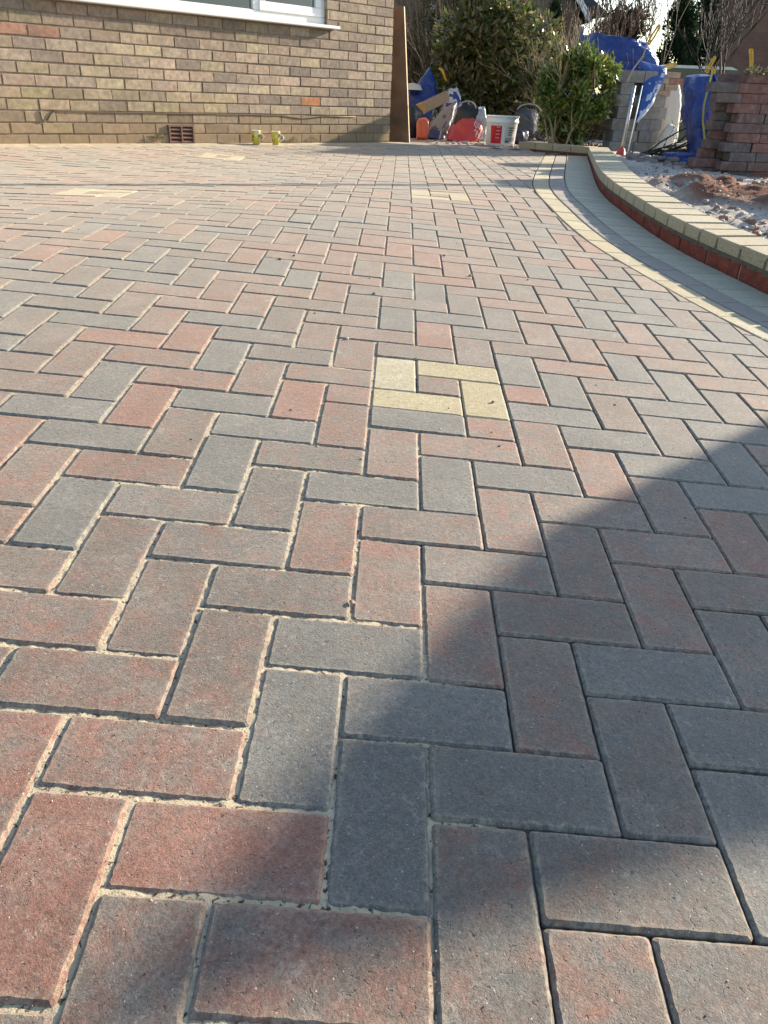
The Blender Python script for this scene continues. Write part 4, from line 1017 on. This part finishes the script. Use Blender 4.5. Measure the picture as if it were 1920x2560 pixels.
# bag 2 behind the paver stack
p = base(1765, 421, -.04) + CF * .42; t = thing('blue_bulk_bag', 'tall blue bulk bag with a long yellow strap beside the paver stacks', 'bulk bag', p, 'blue builders bulk bags')
z1 = hz(p.x, p.y, 190) - p.z
loft(t, 'bag_body', [(1762, 184, 1788, 182), (1745, 190, 1800, 188), (1732, 222, 1806, 222), (1737, 262, 1806, 262), (1738, 310, 1800, 310), (1742, 370, 1788, 372), (1746, 418, 1784, 420)], DP(p) - .10, .36, M_BLUE, 71, .5, .04, nu=64, sub=9)
dpt = float((RW @ (np.array(p) - CW))[2]); A = lambda u, v, d=-.30: Vector(atd(u, v, dpt + d))
m = MB(); strap(m, [A(1782, 176), A(1772, 215), A(1760, 262, -.32), A(1757, 300, -.33), A(1762, 352, -.33)], .016); m.build('strap', plain('yellow_strap', (.55, .42, .07), .7), t)
m = MB(); strap(m, [A(1762, 180), A(1774, 160), A(1787, 141), A(1789, 145), A(1768, 182)], .014); m.build('loop', M_YST, t)
m = MB(); strap(m, [A(1779, 178), A(1783, 172), A(1788, 176), A(1786, 184)], .016); m.build('loop', M_YST, t)
m = MB(); pv = [A(1785, 186, -.1), A(1845, 198, -.05), A(1842, 222, -.05), A(1800, 226, -.1)]; vs = [tuple(v_) for v_ in pv] + [tuple(v_ + CF * .2) for v_ in pv]
m.add(vs, [(3, 2, 1, 0), (4, 5, 6, 7), (0, 1, 5, 4), (1, 2, 6, 5), (2, 3, 7, 6), (3, 0, 4, 7)]); m.build('collar', M_BLUE, t)
# bag 3 far right
p = base(1925, 440, -.04) + CF * .75; z1 = hz(p.x, p.y, 175) - p.z
t = thing('blue_bulk_bag', 'blue bulk bag behind the tallest paver stack with one upright orange loop', 'bulk bag', p, 'blue builders bulk bags')
sack(t, 'bag_body', p + CR * .1, (.6, .55, z1), rc, M_BLUE, 77, .45, .06, 7, dip=.5)
dpt = float((RW @ (np.array(p) - CW))[2]); A = lambda u, v, d=-.25: Vector(atd(u, v, dpt + d))
m = MB(); strap(m, [A(1876, 180), A(1876, 150), A(1874, 124), A(1881, 124), A(1882, 150), A(1878, 182)], .016); m.build('loop', M_YST, t)
# blue tarp on the ground
p = base(1715, 415, -.035); tag(sack(None, 'blue_sheet', p, (.36, .30, .10), rc, M_BLUE, 81, .6, .25, 9), 'flat crumpled blue sheet lying on the sandy ground', 'plastic sheet')
# white bags
p = base(1728, 388, -.04) + CF * .9; z1 = hz(p.x, p.y, 203) - p.z
sx = float((RW @ (np.array(p) - CW))[2]) / F
tag(sack(None, 'white_stone_bag', Vector((p.x, p.y, p.z)), (48 * sx, .3, z1), rc, M_WBAG, 91, .5, .08, 12, pinch=.25, lean=(-.06, 0)), 'tall white woven bag standing in front of the fence', 'bag')
p = base(1672, 392, -.04) + CF * .3; tag(sack(None, 'white_sack', p, (.17, .2, .28), rc, M_WBAG, 93, .55, .12, 12, pinch=.3, lean=(.3, 0)), 'short white sack on the ground beside the cut branches', 'sack')

# ------------------------------------------------------------------ plants
def leaf_mat(name, rough=.35, tr=.35, spec=.5):
    k = NT(name); a = k.n('ShaderNodeAttribute', attribute_name='pc')
    k.l(a.outputs['Color'], k.b.inputs['Base Color']); k.b.inputs['Roughness'].default_value = rough; k.b.inputs['Specular IOR Level'].default_value = spec
    t_ = k.n('ShaderNodeBsdfTranslucent'); k.l(a.outputs['Color'], t_.inputs['Color']); ms = k.n('ShaderNodeMixShader'); ms.inputs[0].default_value = tr
    k.l(k.b.outputs[0], ms.inputs[1]); k.l(t_.outputs[0], ms.inputs[2]); k.l(ms.outputs[0], k.t.nodes['Material Output'].inputs['Surface']); return k.m
M_LEAF = leaf_mat('glossy_leaf', .28, .3, .6); M_LEAFD = leaf_mat('dull_leaf', .6, .25, .3)
M_TWIG = plain('twig_bark', (.13, .095, .06), .85, var=.3, scale=20); M_TWIGD = plain('dark_bark', (.05, .04, .032), .85, var=.3, scale=20); M_TWIGP = plain('pale_stem', (.30, .23, .13), .85, var=.3, scale=20)
def leaves(clumps, pal, size, asp=.38, up=.2):
    """clumps: (center, radii, count); narrow folded leaves scattered in uneven shells"""
    V = []; C_ = []
    for c, r, n in clumps:
        d = rng.normal(size=(n, 3)); d /= np.linalg.norm(d, axis=1)[:, None]; rad = rng.random(n) ** .45
        p_ = np.array(c) + d * np.array(r) * rad[:, None]
        ax = d * .7 + rng.normal(size=(n, 3)) * .7; ax[:, 2] += up; ax /= np.linalg.norm(ax, axis=1)[:, None]
        sd = np.cross(ax, rng.normal(size=(n, 3))); sd /= np.linalg.norm(sd, axis=1)[:, None]; nn = np.cross(ax, sd)
        L = size * rng.uniform(.6, 1.3, n)[:, None]; Wd = L * asp
        a = p_; b_ = p_ + ax * L * .5 + sd * Wd * .5 + nn * L * .06; c2 = p_ + ax * L; d2 = p_ + ax * L * .5 - sd * Wd * .5 + nn * L * .06
        V.append(np.stack([a, b_, c2, d2], 1)); idx = rng.integers(0, len(pal), n); col = np.array(pal)[idx] * rng.uniform(.75, 1.25, n)[:, None]; C_.append(col)
    return np.concatenate(V), np.concatenate(C_)
def leaf_obj(name, V, C_, mat, parent):
    n = len(V); off = np.array(ORG[parent.name]) if parent is not None else np.zeros(3)
    me = bpy.data.meshes.new(name); me.vertices.add(n * 4); me.vertices.foreach_set('co', (V.reshape(-1, 3) - off).ravel())
    me.loops.add(n * 4); me.loops.foreach_set('vertex_index', np.arange(n * 4, dtype=np.int32)); me.polygons.add(n)
    me.polygons.foreach_set('loop_start', np.arange(0, n * 4, 4, dtype=np.int32)); me.polygons.foreach_set('loop_total', np.full(n, 4, np.int32))
    me.materials.append(mat); me.update(calc_edges=True)
    a = me.attributes.new('pc', 'FLOAT_COLOR', 'FACE'); a.data.foreach_set('color', np.c_[C_, np.ones(n)].astype(np.float32).ravel())
    o = bpy.data.objects.new(name, me); COL.objects.link(o)
    if parent is not None: o.parent = parent
    ORG[o.name] = ORG[parent.name] if parent is not None else Vector(); return o
def blob_clumps(c, r, n_cl, n_leaf, k=.36, bottom=.0):
    out = []
    for _ in range(n_cl):
        d = rng.normal(size=3); d /= np.linalg.norm(d); rr = rng.random() ** .4
        cc = np.array(c) + d * np.array(r) * rr * .85; kk = k * rng.uniform(.6, 1.3)
        if cc[2] < c[2] - r[2] * (1 - bottom): continue
        out.append((cc, np.array(r) * kk, int(n_leaf * rng.uniform(.5, 1.4))))
    return out
def branches(mb, p, d, L, r, depth, spread=.5, n=3, up=.1, curl=.2, rnd=random, minr=.0018):
    pts = [Vector(p)]; dd = Vector(d).normalized(); rs = [r]
    for k in range(4):
        dd = (dd + Vector((rnd.gauss(0, curl), rnd.gauss(0, curl), rnd.gauss(0, curl) + up)) * .5).normalized(); pts.append(pts[-1] + dd * L / 4); rs.append(max(minr, r * (1 - .16 * (k + 1))))
    mb.tube(pts, rs, 5 if r > .01 else 3, caps=False)
    if depth <= 0: return
    for q in range(n):
        k = rnd.choice([1, 2, 3, 4, 4]); nd = (dd + Vector((rnd.gauss(0, spread), rnd.gauss(0, spread), rnd.gauss(0, spread) * .8 + up))).normalized()
        branches(mb, pts[k], nd, L * rnd.uniform(.55, .85), rs[k] * .62, depth - 1, spread, n, up, curl, rnd, minr)
def box_px(u0, u1, v0, v1, depth):
    """centre and half sizes of something that fills these rows and columns at this depth"""
    c = atd((u0 + u1) / 2, (v0 + v1) / 2, depth); return c, (u1 - u0) / 2 / F * depth, (v1 - v0) / 2 / F * depth
def bush(name, label, cat, px, depth, thick, pal, size, ncl, nl, mat, stems=10, stem_mat=None, k=.34, group=None, ground=-.05, flat=0, up=.2, asp=.38, stemlen=1.0):
    c, rx, rz = box_px(*px, depth); t = thing(name, label, cat, (c[0], c[1], ground), group)
    R = (rx * .75 + thick * .0, thick, rz)
    # radii: camera-right extent rx, forward extent thick
    cl = []
    for cc, rr, n in blob_clumps((0, 0, 0), (rx, thick, rz), ncl, nl, k):
        w_ = Vector(c) + CR * cc[0] + CF * cc[1] + Vector((0, 0, cc[2])); a = max(rr[0], rr[1]) ; cl.append((np.array(w_), (a, a, rr[2]), n))
    V, C_ = leaves(cl, pal, size, asp, up); V = V[V[:, 0, 2] > ground + .01] if False else V
    keep = V[:, :, 2].min(1) > ground + .02; leaf_obj('foliage', V[keep], C_[keep], mat, t)
    m = MB(); rr_ = random.Random(int(px[0] + px[2]))
    hgt_ = c[2] - ground + rz * .5
    for q in range(stems):
        b0 = Vector((c[0], c[1], ground)) + CR * rr_.uniform(-.45, .45) * rx + CF * rr_.uniform(-.5, .5) * thick
        branches(m, b0, (CR * rr_.gauss(0, .35) + CF * rr_.gauss(0, .3) + Vector((0, 0, 1))), hgt_ * .62 * stemlen, .014, 3, .55, 3, .15, .25, rr_)
    m.build('stem', stem_mat or M_TWIG, t); return t
OL = [(.065, .10, .028), (.09, .13, .032), (.05, .075, .026), (.13, .15, .04), (.16, .14, .06), (.24, .24, .10), (.12, .09, .05)]
GR = [(.08, .15, .03), (.13, .21, .035), (.055, .10, .028), (.24, .30, .05), (.34, .36, .09), (.08, .13, .04), (.30, .27, .06)]
DK = [(.012, .030, .012), (.018, .040, .014), (.010, .022, .010), (.03, .05, .014)]
BR_ = [(.10, .065, .045), (.08, .055, .04), (.13, .085, .06), (.06, .06, .03)]
bush('evergreen_shrub', 'broad brownish green evergreen shrub behind the white bucket', 'shrub', (1075, 1430, -5, 300), 10.2, .7, OL, .095, 130, 230, M_LEAF, 14, M_TWIG, .25)
bush('laurel_bush', 'bright green bush at the far corner of the garden wall', 'bush', (1325, 1540, 118, 352), 7.75, .36, GR, .062, 58, 250, M_LEAF, 10, M_TWIGP, .20)
bush('dark_shrub', 'dark green shrub between the rubbish pile and the broad shrub', 'shrub', (1095, 1180, 90, 290), 10.9, .5, [(.03, .045, .02), (.045, .06, .03), (.025, .035, .02), (.3, .28, .25)], .05, 36, 170, M_LEAF, 6, M_TWIGD, .36)
bush('twiggy_shrub', 'loose olive brown twiggy shrub right behind the leaning board', 'shrub', (995, 1170, 10, 300), 12.4, .6, [(.07, .08, .03), (.09, .07, .035), (.05, .06, .03), (.13, .11, .06), (.04, .055, .03)], .06, 60, 130, M_LEAFD, 16, M_TWIG, .3, stemlen=1.5)
bush('yellow_green_shrub', 'tall yellowish shrub behind the broad evergreen shrub', 'shrub', (1080, 1260, -60, 130), 12.8, .7, [(.11, .12, .025), (.08, .09, .02), (.14, .09, .04), (.05, .07, .02)], .075, 60, 140, M_LEAFD, 9, M_TWIG, .32)
bush('copper_shrub', 'copper leaved shrub between the yellowish shrub and dark conifer', 'shrub', (1190, 1270, -70, 60), 13.3, .5, [(.20, .055, .03), (.15, .05, .03), (.10, .06, .03)], .07, 20, 90, M_LEAFD, 6, M_TWIG, .4)
bush('undergrowth', 'brown dead stems and grass under the bright green bush', 'undergrowth', (1345, 1500, 305, 372), 8.2, .25, [(.10, .06, .03), (.07, .045, .025), (.13, .085, .045), (.04, .04, .02)], .10, 40, 45, M_LEAFD, 30, M_TWIGP, .4, asp=.1, up=1.0, stemlen=1.6)
def conifer(label, px, depth, pal, n=50, nl=160, w_=.8, name='conifer'):
    c, rx, rz = box_px(*px, depth); t = thing(name, label, 'conifer', (c[0], c[1], -.08))
    cl = []; z0 = -.0; z1 = c[2] + rz
    for q in range(n):
        f_ = rng.random() ** .8; z = z0 + (z1 - z0) * f_; rad = rx * (1 - f_ ** 3) ** .6 * rng.uniform(.35, .95); a = rng.random() * 6.28
        cl.append((np.array([c[0] + rad * math.cos(a), c[1] + rad * math.sin(a), z]), (rx * .3, rx * .3, rx * .55), nl))
    V, C_ = leaves(cl, pal, rx * .28 if rx < .6 else .16, .22, 1.1); leaf_obj('foliage', V, C_, M_LEAFD, t)
    m = MB(); m.tube([(c[0], c[1], -.08), (c[0], c[1], z1 * .8)], [rx * .12, rx * .03], 8); m.build('trunk', M_TWIGD, t)
conifer('dark green conifer behind the yellowish shrub', (1225, 1360, -160, 120), 15.0, [(.02, .045, .012), (.03, .06, .015), (.05, .08, .018)])
conifer('narrow dark green conifer beside the neighbour gable', (1345, 1412, 28, 200), 14.0, [(.012, .03, .010), (.02, .045, .012), (.035, .06, .014)])
conifer('large dark conifer hedge behind the fence', (1640, 1740, 22, 260), 19.0, DK, 60, 180)
conifer('dark conifer standing left of the right-hand brick house', (1700, 1800, 10, 260), 20.0, DK, 60, 160)
conifer('tall dark conifer top above the neighbour roof', (1150, 1230, -200, 40), 22.0, DK, 40, 120)
bush('round_shrub', 'round brown and green clipped shrub against the sky', 'shrub', (1515, 1605, 22, 110), 21.0, .9, BR_ + [(.03, .05, .02)], .13, 60, 120, M_LEAFD, 6, M_TWIGD, .34)
def bare(label, u, depth, vtop, n, r, seed, spread=.35, depthn=4, mat=None, name='bare_tree', group=None, L=None, lean=0):
    p_ = atd(u, 330, depth); p_ = Vector((p_[0], p_[1], -.08)); t = thing(name, label, 'tree', p_, group); H = hz(p_.x, p_.y, vtop) + .08; rr = random.Random(seed); m = MB()
    m.tube([p_, p_ + Vector((0, 0, H * .25))], [r * 1.3, r], 7); m.build('trunk', mat or M_TWIGD, t, True); m = MB()
    for q in range(n): branches(m, p_ + Vector((0, 0, H * .2)), CR * (rr.gauss(0, .4) + lean) + CF * rr.gauss(0, .3) + Vector((0, 0, 1)), H * .42, r * .7, depthn, spread, 3, .22, .22, rr, minr=depth * .00045)
    m.build('crown', mat or M_TWIGD, t)
M_TWR = plain('reddish_twig', (.13, .075, .055), .85, var=.3, scale=20)
bare('bare reddish twiggy tree against the sky beside the neighbour gable', 1440, 15.5, 10, 5, .02, 3, .45, 4, M_TWR, L=1)
bare('slender bare sapling rising above the large blue and white bag', 1612, 15.0, -120, 3, .022, 8, .22, 3, M_TWIG)
bare('bare dark tree in front of the right-hand brick house', 1800, 11.5, -60, 3, .04, 12, .5, 4, M_TWIGD)
bare('bare dark tree beside the white downpipe of the right-hand house', 1745, 13.5, -90, 3, .022, 15, .35, 3, M_TWIGD)
# cut branches lying by the rubble
m = MB(); rr = random.Random(4)
root = base(1606, 402, -.03)
for q in range(26):
    u1 = rr.uniform(1665, 1775); v1 = rr.uniform(290, 405); e_ = base(1640, 395, -.03) + CR * rr.uniform(.1, .75) + CF * rr.uniform(-.3, .3)
    e_.z = max(hz(e_.x, e_.y, v1), -.02); st = root + CR * rr.uniform(-.03, .2) + CF * rr.uniform(-.15, .1) + Vector((0, 0, rr.uniform(0, .06))); mid = (st + e_) / 2 + Vector((0, 0, rr.uniform(-.02, .06)))
    m.tube([st, (st + mid) / 2 + Vector((0, 0, .01)), mid, (mid + e_) / 2 + Vector((0, 0, .015)), e_], [.009, .007, .006, .005, .003], 5, caps=False)
    for k in range(3):
        b0 = mid + (e_ - mid) * rr.random(); m.tube([b0, b0 + Vector((rr.gauss(0, .06), rr.gauss(0, .06), rr.uniform(0, .08)))], [.003, .0018], 3, caps=False)
tag(m.build('cut_branches', plain('wet_bark', (.045, .042, .028), .7, var=.3)), 'fan of dark cut branches lying beside the grey blocks', 'branches')
# dry twigs on the paver stack
pt = Vector(pS) + rotz(rc) @ Vector((.25, .05, .0615 * nrow + .008)); V, C_ = leaves([(np.array(pt) + np.array(CR) * k * .1, (.09, .07, .022), 260) for k in range(-2, 4)], [(.20, .18, .10), (.14, .13, .07), (.3, .27, .18), (.08, .08, .04)], .03, .2, .3)
o = leaf_obj('dry_clippings', V, C_, M_LEAFD, None); tag(o, 'dry clippings scattered on top of the tall paver stack', 'clippings', kind='stuff')
# weeds along the wall foot
for (u, v, lb, n_) in [(735, 358, 'small pale weed growing at the wall foot right of the mugs', 60), (395, 352, 'mossy weed beside the left edge of the air vent', 110), (785, 357, 'tiny dry weed at the wall foot near the corner', 40)]:
    q = onwall(u, v, -.02); t = thing('weed', lb, 'weed', (q[0], q[1], q[2])); V, C_ = leaves([(q + np.array([0, 0, .02]), (.05, .015, .025), n_)], [(.20, .19, .08), (.13, .14, .05), (.28, .24, .13)], .022, .2, .9); leaf_obj('foliage', V, C_, M_LEAFD, t)
V, C_ = leaves([(np.array(base(1470 + 10 * k, 372, -.02)), (.1, .08, .03), 40) for k in range(8)], [(.12, .08, .05), (.18, .12, .07), (.07, .05, .03)], .04, .5, .1)
tag(leaf_obj('leaf_litter', V, C_, M_LEAFD, None), 'dry leaf litter behind the far end of the coping', 'leaf litter', kind='stuff')

# ------------------------------------------------------------------ fence and what lies beyond
def brick_tex(name, c1, c2, mort, sc=1.0):
    k = NT(name); tc_ = k.n('ShaderNodeTexCoord'); mp = k.n('ShaderNodeMapping'); mp.inputs['Rotation'].default_value = (math.radians(90), 0, 0); k.l(tc_.outputs['UV'], mp.inputs[0])
    b = k.n('ShaderNodeTexBrick'); k.l(tc_.outputs['UV'], b.inputs['Vector']); b.inputs['Color1'].default_value = c1 + (1,); b.inputs['Color2'].default_value = c2 + (1,); b.inputs['Mortar'].default_value = mort + (1,)
    b.inputs['Scale'].default_value = sc; b.inputs['Brick Width'].default_value = .225; b.inputs['Row Height'].default_value = .075; b.inputs['Mortar Size'].default_value = .005
    c = k.mix(k.ramp(k.noise(3, 4, .6, k.pos()), .3, .7, 0, .35), b.outputs[0], (.08, .05, .04)); k.l(c, k.b.inputs['Base Color']); k.b.inputs['Roughness'].default_value = .9; return k.m
def house_block(name, label, c, rot, sx, sy, sz, ridge, wallmat, roofmat, gable_front=True, verge=True):
    """simple house: walls with gables facing local -Y, pitched roof, bargeboards; c = front-left foot"""
    R = rotz(rot); c = Vector(c); t = thing(name, label, 'house', c)
    def W(x_, y_, z_): return tuple(c + R @ Vector((x_, y_, z_)))
    m = MB(); m.add([W(0, 0, 0), W(sx, 0, 0), W(sx, 0, sz), W(sx / 2, 0, ridge), W(0, 0, sz), W(0, sy, 0), W(sx, sy, 0), W(sx, sy, sz), W(sx / 2, sy, ridge), W(0, sy, sz)],
                    [(0, 1, 2, 3, 4), (6, 5, 9, 8, 7), (1, 6, 7, 2), (5, 0, 4, 9)])
    o = m.build('wall', wallmat, t); me = o.data; uv = me.uv_layers.new(name='UVMap'); li = 0
    loc = [(0, 0), (sx, 0), (sx, sz), (sx / 2, ridge), (0, sz)]
    uvs = loc + [(sx, 0), (0, 0), (0, sz), (sx / 2, ridge), (sx, sz)] + [(0, 0), (sy, 0), (sy, sz), (0, sz)] + [(0, 0), (sy, 0), (sy, sz), (0, sz)]
    for i, q in enumerate(uvs): uv.data[i].uv = q
    e = .25; m = MB(); s_ = (ridge - sz) / (sx / 2)
    for sgn in (0, 1):
        xa, xb = (-e, sx / 2) if sgn == 0 else (sx + e, sx / 2); za = sz - e * s_ + .05; zb = ridge + .05
        m.add([W(xa, -e, za), W(xb, -e, zb), W(xb, sy + e, zb), W(xa, sy + e, za), W(xa, -e, za + .12), W(xb, -e, zb + .12), W(xb, sy + e, zb + .12), W(xa, sy + e, za + .12)], [(0, 1, 2, 3), (4, 5, 6, 7), (0, 1, 5, 4), (1, 2, 6, 5), (2, 3, 7, 6), (3, 0, 4, 7)])
    m.build('roof', roofmat, t)
    if verge:
        m = MB()
        for sgn in (0, 1):
            xa, xb = (-e, sx / 2) if sgn == 0 else (sx + e, sx / 2); za = sz - e * s_ - .02; zb = ridge - .02
            m.add([W(xa, -e - .03, za), W(xb, -e - .03, zb), W(xb, -e - .03, zb + .2), W(xa, -e - .03, za + .2), W(xa, -e - .003, za), W(xb, -e - .003, zb), W(xb, -e - .003, zb + .2), W(xa, -e - .003, za + .2)], [(0, 1, 2, 3), (7, 6, 5, 4), (0, 4, 5, 1), (2, 6, 7, 3)])
        m.build('bargeboard', M_UPVC, t)
    return t
M_BR1 = brick_tex('brown_brick_wall', (.15, .11, .085), (.20, .14, .105), (.16, .14, .12)); M_BR2 = brick_tex('red_brick_wall', (.26, .12, .08), (.31, .145, .095), (.14, .10, .08))
M_SLATE = plain('slate_tiles', (.035, .04, .055), .7, var=.3, scale=10)
# gable at centre right: its right slope shows
g0 = Vector(atd(1432, 150, 19.0)); zs = hz(g0.x, g0.y, 28); apx = Vector(atd(1300, 150, 19.0)); rz_ = zs + 2.6
cc = g0 - CR * 5.2; house_block('gable_house', 'brown brick neighbour house with white boarded gable edge', (cc.x, cc.y, -.08), rc, 5.2, 7, zs + .1, zs + 3.2, M_BR1, M_SLATE)
# right brick house with downpipe
g1 = Vector(atd(1762, 150, 28.0)); t = house_block('red_brick_house', 'red brown brick house filling the top right, with pale downpipe', (g1.x, g1.y, -.08), rc - .40, 9, 7, 5.4, 8.0, M_BR2, M_SLATE)
m = MB(); q = g1 - CF * .08 + CR * .05; m.tube([(q.x, q.y, hz(q.x, q.y, 186)), (q.x, q.y, 5.3)], .075, 12); m.build('downpipe', plain('pale_grey_pipe', (.6, .66, .7), .35), t, True)
# low building at left with white fascia and dark roof
a_ = Vector(atd(1006, 36, 20)); b_ = Vector(atd(1130, 4, 17)); d_ = (b_ - a_); ang = math.atan2(d_.y, d_.x); Lg = 7.5
t = thing('garage', 'low building with white fascia and dark slate roof behind the shrubs', 'garage', (a_.x, a_.y, -.08)); R = rotz(ang); z_ = (a_.z + hz(a_.x + math.cos(ang) * 3, a_.y + math.sin(ang) * 3, 10)) / 2; z_ = a_.z
def WL(x_, y_, z): return tuple(Vector((a_.x, a_.y, 0)) + R @ Vector((x_, y_, z)))
m = MB(); m.box(WL(-1.6, 2.2, z_ / 2 - .1), (7.2, 4, z_ - .12), R); m.build('wall', plain('pale_render', (.42, .44, .44), .9), t)
m = MB(); m.box(WL(-1.6, .05, z_ - .02), (7.6, .10, .16), R, bev=.005); m.build('fascia', M_UPVC, t)
m = MB(); m.add([WL(-5.4, -.05, z_ + .07), WL(2.2, -.05, z_ + .07), WL(2.2, 2.4, z_ + 1.5), WL(-5.4, 2.4, z_ + 1.5), WL(2.2, 4.8, z_ + .07), WL(-5.4, 4.8, z_ + .07)], [(0, 1, 2, 3), (3, 2, 4, 5), (0, 3, 5), (1, 4, 2)]); m.build('roof', M_SLATE, t)
# timber fence
f0 = Vector(atd(1560, 300, 10.6)); f0.z = -.08; zf = hz(f0.x + CR.x * .8, f0.y + CR.y * .8, 206); t = thing('timber_fence', 'weathered vertical board timber fence behind the building materials', 'fence', f0)
m = MB(); nb = 34
for k in range(nb):
    q = f0 + CR * (.105 * k); c = random.choice([(.20, .17, .11), (.24, .20, .13), (.17, .15, .10)]); m.box((q.x, q.y, (zf - .08) / 2 + random.uniform(-.006, .006)), (.098, .018, zf + .08), CAMROT @ rotz(.12), c + (1,))
m.build('board', M_ATTR, t)
m = MB(); q = f0 + CR * (.105 * nb / 2) + CF * .04
for z in (.15, zf - .2): m.box((q.x, q.y, z), (.105 * nb, .04, .07), CAMROT, (.2, .17, .12, 1))
m.build('rail', M_ATTR, t)
for k in range(3):
    q = f0 + CR * (.1 + 1.7 * k) + CF * .11; m = MB(); m.box((q.x, q.y, zf / 2 - .05), (.08, .08, zf + .06), CAMROT, (.2, .17, .12, 1)); m.build('post', M_ATTR, t)
# vehicle glimpsed over the fence
cv = Vector(atd(1700, 182, 13.5)); cv.z = 0; t = thing('parked_car', 'pale silver car partly seen above the fence between the bags', 'car', (cv.x, cv.y, -.08))
zc = hz(cv.x, cv.y, 168); Rc = CAMROT
def body(name, prof, w_, mat):
    n = len(prof); vs = []
    for sgn in (-1, 1):
        for (x_, z) in prof: vs.append(tuple(Vector((cv.x, cv.y, -.08)) + Rc @ Vector((x_, sgn * w_ / 2, z))))
    m = MB(); m.add(vs, [tuple(range(n)), tuple(range(2 * n - 1, n - 1, -1))] + [(i, n + i, n + (i + 1) % n, (i + 1) % n) for i in range(n)]); return m.build(name, mat, t)
H = zc + .08
body('body', [(-1.9, .25), (-2.0, .5), (-1.9, H * .56), (-1.0, H * .62), (1.3, H * .62), (1.95, H * .58), (2.05, .5), (1.95, .25)], 1.7, plain('silver_paint', (.55, .57, .58), .3, metal=.3))
body('cabin_glass', [(-1.15, H * .621), (-.6, H * .96), (.7, H * .96), (1.35, H * .621)], 1.5, plain('car_glass', (.04, .05, .055), .08))
body('roof', [(-.62, H * .962), (-.5, H), (.6, H), (.72, H * .962)], 1.45, plain('silver_roof', (.6, .62, .64), .3, metal=.3))
for sx_ in (-1.25, 1.3):
    for sy_ in (-.8, .8):
        m = MB(); m.lathe(tuple(Vector((cv.x, cv.y, -.08)) + Rc @ Vector((sx_, sy_, .3))), [(0, -.09), (.2, -.09), (.3, -.07), (.3, .07), (.2, .09), (0, .09)], 20, Rc @ Matrix.Rotation(math.radians(90), 3, 'X')); m.build('wheel', M_BLACK, t, True)

# ------------------------------------------------------------------ added unseen panel right of the view, outlined to cast the foreground shadow
gx = 0.0
t = thing('shadow_screen', 'added unseen pointed panel right of the view, shaped to cast the foreground shadow', 'screen', (gx, -6.95, -.3))
m = MB(); prof = [(-6.33, -.4), (-6.36, 1.12), (-6.50, 1.42), (-6.68, 1.56), (-6.90, 1.71), (-7.04, 1.52), (-7.4, 1.05), (-7.6, -.4)]
n = len(prof); m.add([(gx, y_, z) for y_, z in prof] + [(gx + .05, y_, z) for y_, z in prof], [tuple(range(n)), tuple(range(2 * n - 1, n - 1, -1))] + [(i, n + i, n + (i + 1) % n, (i + 1) % n) for i in range(n)])
m.build('panel', plain('shadow_screen_brown', (.20, .13, .07), .8, var=.3), t)
m = MB(); m.box((gx + .08, -6.9, .6), (.05, .07, 2.0)); m.build('post', M_WOODL, t)

m = MB(); m.tube([(.3, -2.18, 2.45), (3.5, -3.62, 2.40), (9.5, -6.3, 2.45)], .03, 8)  # unseen cable, added and thickened for the thin shadow line on the paving
tag(m.build('shadow_cable', M_BLACK, None, True), 'added unseen cable above the view, casting the thin shadow on the far paving', 'cable')
